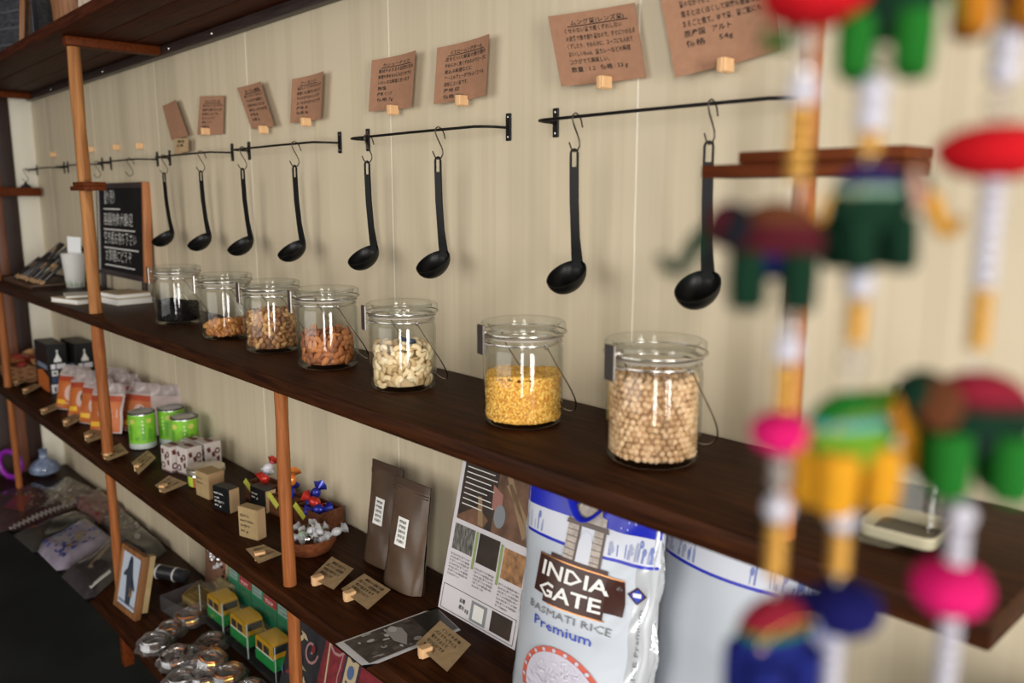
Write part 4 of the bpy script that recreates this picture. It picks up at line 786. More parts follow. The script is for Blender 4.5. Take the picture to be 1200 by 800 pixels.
fl = MB(); loft(fl, [sqring(.0333, 0), sqring(.0336, .011), sqring(.0322, .0105), sqring(.029, .002), sqring(.0275, .0006)]); tag(fl.build('flour', P('flour', (.62, .54, .40), .9), None, loc=(p.x, p.y, SH + .0078), rot=(0, 0, .10), ang=60), 'pale flour left around the bottom of the square jar', 'flour', kind='stuff')
MB().poly([(-.0276, -.0276), (.0276, -.0276), (.0276, .0276), (-.0276, .0276)], .0008, axis=2).build('base_disc', P('bottle_base', (.10, .07, .05), .2), sq, loc=(0, 0, .0072))
# ------------------------------------------------------------------ bottom shelf
p = onZ(53, 556, BO); vs_ = thing('glass_vase', 'squat pale blue glass bottle with a short neck', 'vase', (p.x, p.y, BO + .0003))
VG = P('blue_glass', (.16, .20, .30), .15, var=.35, scale=40)
MB().lathe([(0, 0), (.03, 0), (.058, .018), (.062, .035), (.05, .056), (.022, .072), (.016, .080), (.016, .108), (.019, .113), (.015, .114), (.012, .108), (.012, .08), (0, .07)], 32).build('vase_body', VG, vs_, ang=60)
MB().lathe([(.0165, .084), (.0175, .086), (.0165, .088)], 24).lathe([(.056, .020), (.0592, .0205), (.0592, .0225), (.056, .023)], 32).build('glass_rings', P('pale_blue_glass', (.35, .42, .55), .15), vs_, ang=60)
rg = thing('purple_ring', 'bright purple ring standing in the corner by the vase', 'ring', (-3.93, -.235, BO + .0003), rot=(0, 0, .55))
MB().tube([(.056 * math.cos(a), 0, .068 + .056 * math.sin(a)) for a in [2 * pi * i / 40 for i in range(40)]], .0115, 10, closed=True).build('ring_body', P('purple_plastic', (.22, .012, .30), .4), rg, ang=60)
MB().rbox((0, 0, .006), (.05, .02, .012), .003).build('ring_foot', P('purple_dark', (.1, .008, .14), .4), rg)
CL = {'maroon': P('cloth_maroon', (.045, .008, .009), .8, var=.5, scale=40), 'olive': P('cloth_olive', (.022, .02, .014), .8, var=.4, scale=30), 'beige': P('cloth_beige', (.17, .13, .09), .7, var=.4, scale=35), 'pink': P('cloth_pink', (.20, .09, .08), .7, var=.5, scale=30), 'white': P('cloth_white', (.30, .26, .34), .7, var=.2, scale=20), 'dark': P('cloth_dark', (.03, .024, .026), .6, var=.5, scale=30), 'grey': P('cloth_grey', (.13, .11, .095), .7, var=.5, scale=28), 'black': P('cloth_black', (.006, .006, .009), .4)}
def pack(px, th, key, label, deco=None, lift=0.0):
    t, fn = slab('fabric_pack', px, BO + .0005 + lift, th, CL[key], label, 'cloth', None, rnd=.004)
    e = Dec(fn); e.rect(.0, .0, 1.0, 1.0, 0, 8, 8, .0035); e.build('plastic_sleeve', [FILM], t)
    if deco:
        e = Dec(fn); deco(e); pt = e.build('woven_pattern', [WHITE, P('cloth_blue', (.03, .05, .30), .7), P('cloth_red', (.24, .02, .02), .7), P('tag_tan', (.34, .24, .16), .7), P('cloth_gold', (.3, .16, .04), .7), P('cloth_pale', (.36, .32, .30), .7)], t); pt['kind'] = 'stuff'
rr = random.Random(31)
def d_maroon(e):
    for k in range(34): e.oval(.03 + k * .028, .93 + .02 * (k % 2), .011, .03, 5, 6)
    for k in range(60): e.oval(rr.uniform(.45, .98), rr.uniform(.25, .85), .012, .022, rr.choice((5, 2, 3)), 6)
    e.poly([(.2, .5), (.5, .3), (.62, .45), (.3, .75)], 2)
def d_blue(e):
    for k in range(40): u, v = rr.uniform(.06, .95), rr.uniform(.06, .9); e.oval(u, v, rr.uniform(.015, .05), rr.uniform(.02, .05), 1, 7)
    e.poly([(.22, .62), (.62, .42), (.74, .5), (.34, .72)], 3, .0014); e.oval(.30, .66, .04, .03, 4, 8, .0018)
def d_beige(e):
    for k in range(26): u, v = rr.uniform(.05, .9), rr.uniform(.05, .9); e.poly([(u, v), (u + .12, v - .03), (u + .13, v + .01), (u + .01, v + .05)], rr.choice((5, 3, 0)))
def d_pink(e):
    for k in range(18): u, v = rr.uniform(.05, .9), rr.uniform(.05, .9); e.oval(u, v, .05, .06, rr.choice((2, 5, 2, 3)), 7)
pack([(-40, 592), (42, 566), (104, 588), (14, 626)], .022, 'maroon', 'dark red woven cloth with a pale dotted border in a plastic sleeve', d_maroon)
pack([(42, 582), (82, 562), (116, 578), (76, 600)], .026, 'beige', 'beige and grey cloth pack beyond the dark red one', d_beige)
pack([(84, 588), (116, 576), (150, 600), (112, 616)], .026, 'pink', 'pink and red patterned cloth pack against the wall', d_pink)
pack([(16, 628), (96, 600), (116, 612), (42, 650)], .022, 'olive', 'plain olive black cloth pack beside the dark red one')
pack([(42, 644), (104, 610), (136, 634), (70, 672)], .030, 'white', 'white cloth with blue flowers folded in a plastic sleeve', d_blue)
pack([(118, 612), (142, 600), (170, 622), (140, 640)], .024, 'grey', 'grey brown cloth pack behind the shelf post', d_beige)
pack([(72, 676), (132, 636), (160, 656), (104, 706)], .026, 'dark', 'dark cloth pack in shiny plastic next to the wooden frame', lambda e: (e.poly([(.3, .4), (.8, .2), (.86, .26), (.34, .5)], 3), e.rect(.1, .86, .5, .92, 0, 4, 1)))
pack([(140, 640), (166, 622), (196, 646), (168, 664)], .030, 'black', 'black cloth pack tucked against the wall behind the wooden frame', lambda e: e.oval(.5, .3, .1, .1, 5, 8))
# wooden picture frame leaning near the front edge
fr = thing('picture_frame', 'wooden picture frame with a dark figure on pale blue ground', 'frame', (-2.40, -.272, BO + .0004), rot=(-.22, 0, .08))
FWD = wood('frame_wood', (.15, .06, .02), (.25, .11, .04), 2, .5, spec=.3); w_, h_ = .15, .185
for sx in (-1, 1): MB().rbox((sx * (w_ / 2 - .0075), .009, h_ / 2), (.015, .018, h_), .0015).build('frame_rail', FWD, fr)
for q in (0, 1): MB().rbox((0, .009, .0075 + q * (h_ - .015)), (w_ - .03, .018, .015), .0015).build('frame_rail', FWD, fr)
MB().box((0, .008, h_ / 2), (w_ - .03, .006, h_ - .03)).build('picture', P('pale_picture', (.42, .47, .56), .6), fr)
MB().box((w_ / 2 - .012, .027, h_ / 2 + .01), (.022, .016, h_ - .02)).build('kraft_backing', KS, fr)
e = Dec(flat(w_ - .03, h_ - .03, .0045, 0, .015)); e.poly([(.38, .12), (.55, .1), (.62, .3), (.7, .55), (.66, .93), (.42, .93), (.36, .6), (.3, .35)], 0).oval(.47, .1, .08, .06, 0).poly([(.3, .3), (.15, .42), (.2, .46), (.36, .4)], 0).poly([(.62, .35), (.82, .6), (.76, .64), (.6, .5)], 0).poly([(.55, .6), (.7, .58), (.72, .75), (.56, .78)], 1).rect(.05, .9, .95, .95, 2, 2, 1)
e.build('printed_figure', [P('figure_dark', (.025, .03, .05)), P('figure_tan', (.3, .2, .08)), P('figure_grey', (.2, .22, .26))], fr)
# clear box with gold lattice brooches
bx = thing('acrylic_box', 'low clear plastic box of gold lattice trinkets', 'box', (-2.285, -.115, BO + .0004), .15)
AC = clear('acrylic', (.95, .95, .96), (.75, .75, .78), 1.4, .06, ((.5, .48, .5), .04))
for sx in (-1, 1): MB().rbox((sx * .062, 0, .024), (.003, .13, .048), .0008, seg=1).build('box_wall', AC, bx)
for sy in (-1, 1): MB().rbox((0, sy * .0635, .024), (.121, .003, .048), .0008, seg=1).build('box_wall', AC, bx)
MB().box((0, 0, .0015), (.121, .124, .003)).build('box_floor', AC, bx)
lat = thing('gold_lattice', 'gold woven lattice mat in the low clear box', 'ornament', (-2.285, -.09, BO + .006), .15)
lm = MB()
for k in range(9):
    lm.tube([(-.05 + k * .0125, -.03, .022 + .01 * (k % 2) * 0), (-.05 + k * .0125 + .03, .04, .03)], .0022, 5); lm.tube([(.05 - k * .0125, -.03, .024), (.05 - k * .0125 - .03, .04, .032)], .0022, 5)
lm.build('gold_wire', P('dull_gold', (.33, .22, .07), .4, metal=.5), lat, ang=60); MB().rbox((0, .005, .011), (.11, .07, .02), .004).build('pad', P('gold_pad', (.22, .15, .05), .6, var=.4, scale=80), lat)
# bangles in cellophane
def bangle(px, py, lift, label, m, r=.034, fl=1.0, seed=0, rot=(0, 0, 0)):
    q = onZ(px, py, BO + lift + .014); t = thing('bangle_pack', label, 'bangles', (q.x, q.y, BO + lift + .0006), group='bangles in clear bags', rot=rot); rr = random.Random(seed)
    for k in range(4):
        MB().tube([(r * math.cos(a) * (1 + .03 * math.sin(7 * a + k)), r * math.sin(a), .006 + k * .0065 + .0012 * math.sin(5 * a + k)) for a in [2 * pi * i / 30 for i in range(30)]], .0036, 6, closed=True).build('bangle', m[k % len(m)], t, ang=50)
    MB().lathe([(r + .0048, .004), (r + .0052, .024)], 10, a0=-1.6, a1=-.7).build('paper_band', P('band_white', (.6, .62, .66), .4), t)
    f = MB(); a_, b_ = rr.uniform(0, 6), rr.uniform(0, 6)
    def cell(u, v):
        th = 2 * pi * u; ph = pi / 2 * v; k = 1 + .09 * math.sin(9 * th + a_) * math.sin(6 * v + b_) + .05 * math.sin(17 * th + b_)
        return V(((r + .016) * math.cos(ph) * math.cos(th) * k, (r + .016) * math.cos(ph) * math.sin(th) * k, .036 * math.sin(ph) * (1 + .12 * math.sin(5 * th))))
    f.grid(cell, 36, 8); f.build('cellophane', clear('cellophane', (.96, .96, .96), (.85, .85, .85), 1.6, .1, ((.5, .46, .44), .10)), t, ang=30)
CO = P('copper', (.30, .11, .035), .35, metal=.8); DKM = P('dark_metal', (.05, .025, .018), .4, metal=.5); SILVD = P('silver_dull', (.35, .33, .33), .35, metal=.8)
bangle(182, 752, 0, 'silver and brown bangles in cellophane at the shelf edge below the frame', [SILVD, DKM, DKM], seed=1)
bangle(222, 722, 0, 'copper and gold bangles in cellophane beside the clear box', [CO, GOLD, DKM], seed=2)
bangle(228, 768, 0, 'dark beaded bangles in cellophane in the middle of the heap', [DKM, SILVD, CO], seed=3)
bangle(214, 796, 0, 'silver bangles in cellophane at the shelf edge', [SILVD, CO, DKM], seed=4)
bangle(268, 790, 0, 'amber bangles in cellophane next to the toy rickshaws', [CO, CO, GOLD], seed=5)
bangle(262, 820, 0, 'plain dark bangles in cellophane under the amber ones', [DKM, CO], seed=6)
bangle(248, 752, 0, 'thin copper bangles in cellophane between the clear box and the toys', [CO, DKM], .03, seed=7)
bangle(240, 792, 0, 'gold edged dark bangles in cellophane near the shelf edge', [DKM, GOLD, DKM], .032, seed=8)
bangle(292, 808, 0, 'mixed bangles in cellophane at the foot of the last toy', [DKM, SILVD, CO], .03, seed=9)
bangle(200, 737, 0, 'brown bangles in cellophane beside the wooden frame', [DKM, CO], .026, seed=10)
bangle(206, 768, .02, 'loose topped bag of dark bangles on the heap', [DKM, CO, DKM], .03, seed=11, rot=(.2, .1, 0))
bangle(246, 772, .022, 'amber and dark bangles in cellophane on top of the heap', [CO, DKM, GOLD], .03, seed=12, rot=(-.15, .2, 0))
q = onZ(196, 672, BO + .02); t = thing('dark_roll', 'dark grey plastic wrapped roll with white ties behind the frame', 'roll', (q.x, q.y, BO + .0225), rot=(0, 0, .5))
MB().tube([(-.075, 0, 0), (-.07, 0, 0), (0, 0, .001), (.07, 0, 0), (.075, 0, 0)], [.012, .021, .022, .021, .012], 14).build('roll_body', P('roll_grey', (.03, .03, .034), .3), t)
for sx in (-.03, .035): MB().lathe([(.0222, -.003), (.0232, 0), (.0222, .003)], 18, T=M.Translation((sx, 0, 0)) @ M.Rotation(pi / 2, 4, 'Y')).build('tie', WHITE, t)
# toy rickshaws in clear boxes in front of green cards
def toy(x, y, lab, rz=.0):
    t = thing('toy_rickshaw', 'green and yellow toy auto rickshaw ' + lab, 'toy', (x, y, BO + .0124), rz, 'toy rickshaws'); t.scale = (.92, .92, .9); w_ = .058
    TG, TY = P('toy_green', (.02, .26, .06), .35), P('toy_yellow', (.55, .29, .012), .35)
    MB().poly([(-.056, .012), (.05, .012), (.062, .02), (.062, .034), (.05, .046), (-.05, .046), (-.058, .034)], w_).build('lower_body', TG, t)
    cab = MB(); cab.poly([(-.054, .047), (.046, .047), (.030, .082), (.018, .088), (-.044, .088), (-.052, .080)], w_); cab.build('roof', TY, t)
    for sg in (-1, 1):
        for u0, u1 in ((-.042, -.014), (-.004, .024)): MB().rbox(((u0 + u1) / 2, sg * (w_ / 2 + .0005), .063), (u1 - u0, .0022, .022), .001).build('window', DK, t)
        MB().box((0, sg * (w_ / 2 + .0006), .0485), (.1, .0018, .003)).build('stripe', WHITE, t)
        MB().lathe([(0, .004), (.010, .004), (.012, .002), (.012, -.004), (0, -.004)], 16, T=M.Translation((-.034, sg * .023, .012)) @ M.Rotation(pi / 2, 4, 'X')).build('wheel', BLACK, t)
    MB().lathe([(0, .004), (.010, .004), (.012, .002), (.012, -.004), (0, -.004)], 16, T=M.Translation((.044, 0, .012)) @ M.Rotation(pi / 2, 4, 'X')).build('wheel', BLACK, t)
    MB().rbox((.04, 0, .066), (.002, .048, .026), .001, T=M.Translation((0, 0, 0)) @ M.Rotation(0, 4, 'Y')).build('windscreen', P('toy_glass', (.03, .035, .04), .1), t)
    c = thing('clear_carton', 'clear toy carton on a black tray around the rickshaw ' + lab, 'box', (x, y, BO + .0004), rz, 'clear toy cartons')
    MB().rbox((0, 0, .006), (.15, .076, .011), .002).build('tray', DK, c)
    cb_ = MB(); cb_.grid(lambda u, v: V(((u - .5) * .148, -.037, .012 + v * .096)), 1, 1); cb_.grid(lambda u, v: V((.074, (u - .5) * .074, .012 + v * .096)), 1, 1); cb_.grid(lambda u, v: V((-.074, (u - .5) * .074, .012 + v * .096)), 1, 1); cb_.grid(lambda u, v: V(((u - .5) * .148, (v - .5) * .074, .108)), 1, 1)
    cb_.build('clear_shell', clear('carton_film', (.96, .97, .97), (.8, .82, .82), 1.4, .03), c)
    for sx in (-1, 1): MB().box((sx * .0742, -.0372, .06), (.0012, .0012, .096)).build('carton_edge', P('edge_pale', (.5, .55, .52), .2), c)
    k = thing('green_backing_card', 'green printed card with red corner standing behind the rickshaw ' + lab, 'card', (x, y + .042, BO + .0004), group='green backing cards', rot=(-.06, 0, rz))
    MB().box((0, 0, .085), (.142, .002, .17)).build('card_sheet', P('card_green', (.02, .17, .08), .45), k)
    e = Dec(flat(.148, .17, -.001)); e.rect(.5, .20, .97, .34, 0).rect(.06, .17, .42, .33, 1, d=.0006)
    e.text('TOY', .56, .31, .05, .3, 2).text('AUTO', .10, .24, .04, .26, 3).text('RICKSHAW', .10, .30, .03, .3, 3); e.build('print', [P('card_red', (.30, .03, .04), .4), P('card_light', (.24, .34, .30), .4), WHITE, P('card_ink', (.02, .08, .05))], k)
toy(-2.13, -.085, 'next to the clear trinket box', .02); toy(-1.98, -.085, 'in the middle of the row', .02); toy(-1.83, -.085, 'beside the embroidered bag', .02)
# brooch card on the wall side
t = thing('bead_card', 'tan card of silver beaded brooches leaning on the wall', 'jewellery', (-2.335, -.022, BO + .0004), rot=(-.08, 0, 0))
MB().box((0, 0, .085), (.17, .003, .17)).build('card_sheet', P('bead_card_tan', (.26, .13, .08), .6), t)
MB().rbox((.082, -.004, .085), (.008, .01, .17), .001).build('card_edge', P('pale_edge2', (.45, .33, .2), .6), t)
rr = random.Random(77)
for k in range(34): MB().ball((rr.gauss(0, .035), -.006, .115 + rr.gauss(0, .02)), rr.uniform(.004, .008), 0, 8, 6).build('bead', (SILV, DKM, P('pearl', (.6, .56, .58), .2))[k % 3], t)
t = thing('bead_bag', 'gold cloth pouch with cord beside the lattice box', 'pouch', (-2.21, -.045, BO + .0004), .1)
pillow(.10, .09, .04, 0, 4).build('pouch_body', P('gold_cloth', (.17, .12, .04), .6, var=.5, scale=70), t, loc=(0, 0, .05), ang=80); MB().tube([(-.03 + .01 * i, -.018 + .004 * math.sin(i * 2), .08 + .004 * math.cos(i * 3)) for i in range(7)], .002, 5).build('cord', P('cord', (.3, .2, .08)), t)
# embroidered bag
eb = thing('embroidered_bag', 'dark embroidered cloth bag with red, cream and blue scrolls', 'bag', (-1.50, -.125, BO + .0006), rot=(-.3, 0, .06)); EW, EH = .44, .30
def ef(u, v, d, s=-1): z = 1 - v; return V(((u - .5) * EW, s * (.030 * (max(0, math.sin(pi * u)) * max(0, math.sin(pi * min(1, z * .93 + .04)))) ** .45 + .002 + d), z * EH))
mb = MB(); mb.grid(lambda u, v: ef(u, v, 0), 20, 16, mfn=lambda u, v: 0 if u < .42 else 1); mb.grid(lambda u, v: ef(u, v, 0, 1), 14, 12); mb.build('bag_body', [P('emb_black', (.012, .010, .014), .8, var=.4, scale=60), P('emb_red', (.15, .008, .014), .8, var=.3, scale=60)], eb, ang=80)
EM = [P('emb_cream', (.42, .33, .20), .8), P('emb_blue', (.06, .10, .22), .8), P('emb_pink', (.32, .16, .16), .8), P('emb_navy', (.015, .018, .035), .8), P('emb_dred', (.16, .01, .015), .8), P('emb_olive', (.2, .17, .08), .8)]
e = Dec(ef); rr = random.Random(9)
def band(pts, w, mi, d=.002):
    for (a, b), (c, f_) in zip(pts[:-1], pts[1:]):
        n = math.hypot(c - a, f_ - b) or 1; nx, ny = -(f_ - b) / n * w, (c - a) / n * w * 1.4; e.poly([(a - nx, b - ny), (c - nx, f_ - ny), (c + nx, f_ + ny), (a + nx, b + ny)], mi, d)
e.rect(.60, .0, .69, 1, 0, 2, 14, .0016).rect(.585, 0, .597, 1, 3, 1, 14, .0018).rect(.693, 0, .705, 1, 3, 1, 14, .0018)
for k in range(6): e.oval(.645, .08 + k * .17, .026, .05, 1, 10, .0024); band([(.62, .15 + k * .17), (.645, .17 + k * .17), (.67, .15 + k * .17)], .005, 3, .0026)
for cx, cy, s_ in ((.50, .25, .09), (.50, .68, .09), (.30, .45, .07)):
    sp = [(cx + s_ * (1 - q / 16) * math.cos(q * .55), cy + s_ * 1.5 * (1 - q / 16) * math.sin(q * .55)) for q in range(15)]; band(sp, .007, 2)
    e.oval(cx + .02, cy - .02, .02, .03, 4, 8, .0026)
for k in range(16):
    u, v = rr.uniform(.03, .42), rr.uniform(.05, .95); an = rr.uniform(0, 3); du, dv = .05 * math.cos(an), .05 * math.sin(an); e.poly([(u - du, v - dv), (u + dv * .35, v - du * .35), (u + du, v + dv), (u - dv * .35, v + du * .35)], rr.choice((0, 1, 1, 5, 4)), .002 + k * .0001)
for k in range(8): u = .74 + rr.uniform(0, .22); v = rr.uniform(.05, .95); e.oval(u, v, .025, .04, rr.choice((3, 4, 2)), 8, .002)
band([(.46, .02), (.44, .3), (.47, .6), (.44, .98)], .006, 0); band([(.565, .02), (.555, .5), (.57, .98)], .004, 2)
e.build('embroidery', EM, eb)['kind'] = 'stuff'
for sx in (-.12, .12): MB().tube([(sx + .05 * math.cos(pi * i / 10), .0, EH - .004 + .05 * math.sin(pi * i / 10)) for i in range(11)], .005, 6).build('strap', EM[3], eb, ang=60)
# ------------------------------------------------------------------ things on the upper shelf
UT = TOPZ + .0285
t = thing('woven_case', 'dark grey woven case with a shiny black rim on the upper shelf', 'case', (-3.12, -.20, UT), .35)
MB().rbox((0, 0, .16), (.20, .10, .32), .012).build('case_body', P('woven_grey', (.03, .032, .04), .5, var=.6, scale=50, stretch=(1, 1, 3), bump=.4), t)
for sx in (-1, 1): MB().rbox((sx * .1, -.045, .16), (.012, .02, .32), .004).build('rim', P('rim_black', (.02, .018, .03), .25), t)
for k in range(6): MB().rbox((0, -.0515, .03 + k * .05), (.18, .003, .006), .001, T=M.Rotation(.0, 4, 'X')).build('weave_band', P('weave_pale', (.07, .075, .09), .5), t)
t = thing('small_frame', 'small wooden framed picture at the front of the upper shelf', 'frame', (-2.93, -.262, UT), rot=(-.1, 0, -.35))
for sx in (-1, 1): MB().rbox((sx * .05, 0, .07), (.012, .014, .14), .002).build('frame_rail', FWD, t)
for q in (.006, .134): MB().rbox((0, 0, q), (.088, .014, .012), .002).build('frame_rail', FWD, t)
MB().box((0, .003, .07), (.088, .004, .116)).build('picture', P('amber_picture', (.16, .09, .04), .3, var=.6, scale=25), t)
t = thing('cork_bucket', 'tan wooden tub with a paler hoop on the upper shelf', 'tub', (-2.62, -.185, UT), 0)
MB().lathe([(0, 0), (.065, 0), (.074, .09), (.082, .16), (.084, .24), (.078, .24), (.07, .02), (0, .015)], 28).build('tub_body', wood('tub_wood', (.14, .05, .018), (.26, .11, .04), 2, .6), t, ang=50)
MB().lathe([(.0775, .095), (.084, .10), (.0855, .125), (.081, .13)], 28).build('hoop', P('hoop_tan', (.24, .12, .055), .6), t, ang=50); MB().lathe([(.067, .002), (.069, .004), (.0715, .028), (.0695, .03)], 28).build('hoop', P('hoop_tan', (.24, .12, .055), .6), t, ang=50)
t = thing('folded_scarf', 'pale cream scarf folded over beside the wooden tub', 'scarf', (-2.365, -.235, UT), .2)
mb = MB(); mb.grid(lambda u, v: V(((u - .5) * .05 + .01 * math.sin(v * 6), -.02 + .012 * math.sin(u * 12 + v * 4), v * .16)), 12, 10); mb.grid(lambda u, v: V(((u - .5) * .06 + .012 * math.sin(v * 5 + 1), .015 + .012 * math.sin(u * 11 + v * 3), v * .17)), 12, 10); mb.build('cloth_fold', P('scarf_cream', (.40, .32, .25), .8), t, ang=80)
MB().tube([(.035, 0, .002), (.036, -.004, .08), (.033, .002, .17)], .006, 8).build('fringe', P('scarf_olive', (.28, .24, .12), .8), t, ang=60)
# ------------------------------------------------------------------ hanging elephants close to the camera
def zat(x, y, py):
    d = V((x, y, CZ)) - CAM; k = (400 - py) / F; a = d.dot(UU); b = d.dot(FF); return CZ + (k * b - a) / (UU.z - k * FF.z)
DEP = .25
FELT = lambda n, c: mat('felt_' + n, c, .85, var=.12, scale=500, bump=.2, spec=.12)
FC = {'red': FELT('red', (.42, .005, .010)), 'pink': FELT('pink', (.46, .006, .10)), 'navy': FELT('navy', (.004, .004, .06)), 'dgreen': FELT('dark_green', (.002, .018, .008)), 'green': FELT('green', (.008, .10, .010)), 'lgreen': FELT('light_green', (.09, .20, .012)), 'yellow': FELT('yellow', (.46, .21, .010)), 'orange': FELT('orange', (.33, .12, .008)), 'maroon': FELT('maroon', (.05, .004, .008)), 'brown': FELT('brown', (.09, .028, .010)), 'mint': FELT('mint', (.16, .26, .19)), 'blush': FELT('blush', (.38, .22, .17)), 'blue': FELT('blue', (.006, .01, .10)), 'lav': FELT('lavender', (.18, .2, .36)), 'black': FELT('black', (.006, .008, .012)), 'teal': FELT('teal', (.06, .22, .24)), 'crimson': FELT('crimson', (.17, .008, .02)), 'purple': FELT('purple', (.03, .008, .12))}
BW = mat('bead_white', (.40, .39, .45), .35); BG_ = mat('bead_gold', (.55, .30, .06), .3, .6); BS = mat('bead_silver', (.42, .39, .37), .25, .5); BC = clear('bead_clear', (.93, .91, .87), (.7, .68, .64), 1.45, .05, ((.55, .5, .45), .25))
beadme = {}
def bead_mesh(kind):
    if kind in beadme: return beadme[kind]
    if kind == 'g': m = MB().lathe([(.0006, .0019), (.0026, .0017), (.0034, .0006), (.0034, -.0006), (.0026, -.0017), (.0006, -.0019)], 16).data('bead', BG_, 50)
    elif kind == 'w': m = MB().ball((0, 0, 0), (.0046, .0046, .0050), 0, 16, 12).data('bead', BW, 60)
    elif kind == 's': m = MB().lathe([(.0006, .0022), (.0026, .0020), (.0036, .0008), (.0036, -.0008), (.0026, -.0020), (.0006, -.0022)], 12).data('bead', BS, 30)
    elif kind == 'v': m = MB().lathe([(.0006, .0022), (.0026, .0020), (.0036, .0008), (.0036, -.0008), (.0026, -.0020), (.0006, -.0022)], 12).data('bead', BW, 30)
    else: m = MB().ball((0, 0, 0), (.0044, .0044, .0042), 0, 14, 10).data('bead', BC, 60)
    beadme[kind] = m; return m
BH = {'g': .0038, 'w': .0098, 's': .0044, 'c': .0084, 'v': .0044}
def pompon(par, o, rx, rz_, m):
    rr = random.Random(int(o.z * 9999)); mb = MB().ball((0, 0, 0), (rx, rx, rz_), 0, 28, 18)
    mb.v = [tuple(V(p) * (1 + rr.uniform(-.035, .035))) for p in mb.v]; return mb.build('pompon', m, par, loc=o, ang=80)
def elephant(par, o, s, rz, cols, pose=0, tilt=0.0, trunk=None):
    """stuffed felt elephant: body with a bright saddle arc, head, ears, trunk, four stub legs, tail; s is the body length"""
    ca, cb2, cc, cl, ce = (FC[k] for k in cols[:5]); ct = FC[trunk or cols[3]]
    def mfn(u, v): a = v * pi; q = math.sin(a) * math.cos(2 * pi * u); z = math.cos(a); return (1 if z > .45 else (2 if z > .12 else (3 if z < -.45 else 0)))
    mb = MB(); mb.grid(lambda u, v: V((s * .52 * math.sin(pi * v) * math.cos(2 * pi * u), s * .31 * math.sin(pi * v) * math.sin(2 * pi * u), s * .44 * math.cos(pi * v))), 24, 16, mfn=mfn)
    mb.ball((s * .50, 0, s * .16), (s * .27, s * .24, s * .27), 4, 16, 12)
    b = mb.build('elephant', [ca, cb2, cc, FC[cols[5]] if len(cols) > 5 else ca, ca], par, loc=o, rot=(tilt, 0, rz), ang=80)
    for sx, sy in ((.27, .17), (.27, -.17), (-.28, .17), (-.28, -.17)):
        MB().tube([(s * sx, s * sy, -s * .16), (s * (sx + .02 * pose), s * sy * 1.1, -s * .42), (s * (sx + .05 * pose), s * sy * 1.15, -s * .72), (s * (sx + .05 * pose), s * sy * 1.15, -s * .79)], [s * .21, s * .205, s * .19, s * .13], 12).build('leg', cl, b, ang=60)
    for sy in (-1, 1):
        MB().ball((0, 0, 0), (s * .21, s * .035, s * .26), 0, 14, 10).build('ear', ce, b, loc=(s * .42, sy * s * .27, s * .14), rot=(sy * .25, .2, -sy * .5), ang=80)
        MB().ball((s * .69, sy * s * .13, s * .24), s * .03, 0, 8, 6).build('eye', FC['black'], b)
    tp = [(.70, .10), (.86, -.02), (.96, -.22), (1.06, -.36), (1.2, -.34), (1.27, -.18)] if pose >= 0 else [(.70, .08), (.82, -.1), (.86, -.32), (.9, -.5)]
    MB().tube([(s * x, 0, s * z) for x, z in tp], [s * (.12 - .012 * i) for i in range(len(tp))], 10).build('trunk', ct, b, ang=60)
    MB().tube([(-s * .5, 0, s * .1), (-s * .62, 0, -s * .05), (-s * .64, 0, -s * .22)], [s * .035, s * .03, s * .045], 7).build('tail', ct, b, ang=60)
    for k in range(9): a = pi * (k + .5) / 9; MB().ball((s * .46 * math.cos(a), -s * .255, s * (.04 + .20 * math.sin(a))), s * .026, 0, 7, 5).build('sequin', GOLD, b)
    return b
RZC = math.atan2(RT.y, RT.x)
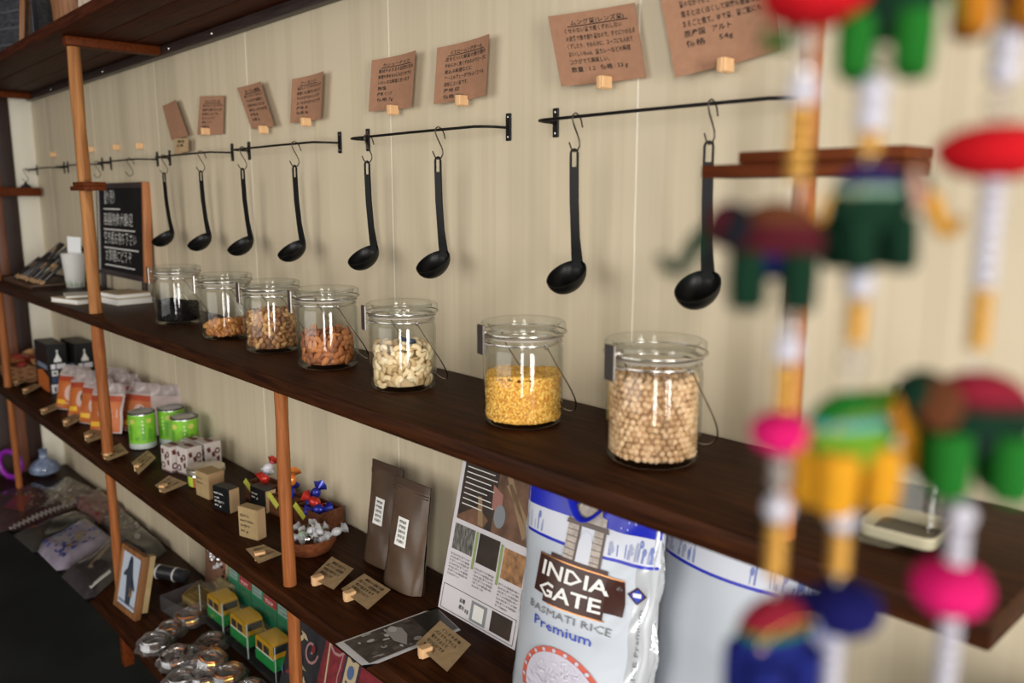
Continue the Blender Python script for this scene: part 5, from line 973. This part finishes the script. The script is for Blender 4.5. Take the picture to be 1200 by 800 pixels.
def strand(name_lab, px, py, spec, dep=DEP):
    q = CAM + ray(px, py) / F * dep; x, y = q.x, q.y; z0 = zat(x, y, 860)
    t = thing('elephant_garland', name_lab, 'garland', (x, y, z0), group='hanging elephant garlands')
    MB().tube([(0, 0, 0), (0, 0, (2.599 - z0) / 2), (0, 0, 2.599 - z0)], .0006, 5).build('thread', P('thread', (.5, .45, .4)), t)
    for it in spec:
        k = it[0]
        if k in BH:
            za, zb2 = zat(x, y, it[1]) - z0, zat(x, y, it[2]) - z0; n = max(1, round((za - zb2) / BH[k]))
            for i in range(n): link('bead', bead_mesh(k), t, (0, 0, za - (i + .5) * (za - zb2) / n), (.12 * math.sin(i * 2.1), .12 * math.cos(i * 1.7), i))
        elif k == 'p':
            _, yy, rx, rz_, c, dx = it; pompon(t, V((0, 0, zat(x, y, yy) - z0)) + RT * dx / F * dep, rx / F * dep, rz_ / F * dep, FC[c])
        else:
            _, yy, dx, s, rz, cols = it[:6]; s *= 1.16; elephant(t, V((0, 0, zat(x, y, yy) - z0)) + RT * dx / F * dep, s / F * dep, RZC + rz, cols, *(it[6:]))
strand('bead garland with a red pompon on top and a rainbow elephant at its foot', 936, 180, [('p', -6, 60, 36, 'red', 8), ('c', 28, 76), ('s', 76, 92), ('w', 92, 122), ('g', 122, 214), ('e', 282, -22, 92, pi - .35, ('maroon', 'brown', 'maroon', 'dgreen', 'black', 'navy'), 0, .1), ('c', 322, 374), ('s', 374, 392), ('w', 392, 426), ('g', 426, 482),
        ('p', 507, 38, 27, 'pink', -2), ('s', 534, 572), ('w', 578, 612), ('g', 614, 676), ('e', 742, 4, 100, .5, ('blue', 'crimson', 'green', 'blue', 'lav', 'blue'), 0, .0), ('c', 796, 840)])
strand('bead garland with a green and a yellow legged elephant above a navy pompon', 1016, 200, [('e', 2, 10, 92, pi - .5, ('dgreen', 'green', 'dgreen', 'green', 'mint', 'black'), 0, 0), ('c', 62, 88), ('w', 90, 124), ('w', 124, 152), ('g', 154, 182), ('e', 236, 6, 88, .25, ('dgreen', 'navy', 'mint', 'dgreen', 'blush', 'dgreen'), 1, 0, 'yellow'), ('w', 314, 350), ('g', 352, 402),
        ('c', 404, 440), ('e', 506, 2, 102, .35, ('lgreen', 'green', 'teal', 'yellow', 'orange', 'lgreen'), -1, -.05), ('w', 592, 622), ('g', 624, 672), ('p', 712, 46, 36, 'navy', 12), ('v', 738, 850)])
strand('bead garland with a wide red pompon and a dark green elephant', 1160, 250, [('e', -52, -10, 92, pi - .4, ('purple', 'orange', 'purple', 'orange', 'orange', 'navy'), 0, 0), ('g', 0, 30), ('w', 32, 66), ('w', 66, 98), ('c', 98, 146), ('p', 178, 66, 32, 'red', 2), ('v', 204, 336), ('g', 338, 410), ('e', 486, 8, 108, pi - .2, ('dgreen', 'crimson', 'maroon', 'green', 'brown', 'black'), 0, .05), ('w', 588, 620), ('v', 620, 662), ('p', 688, 48, 36, 'pink', -4), ('v', 716, 850)])
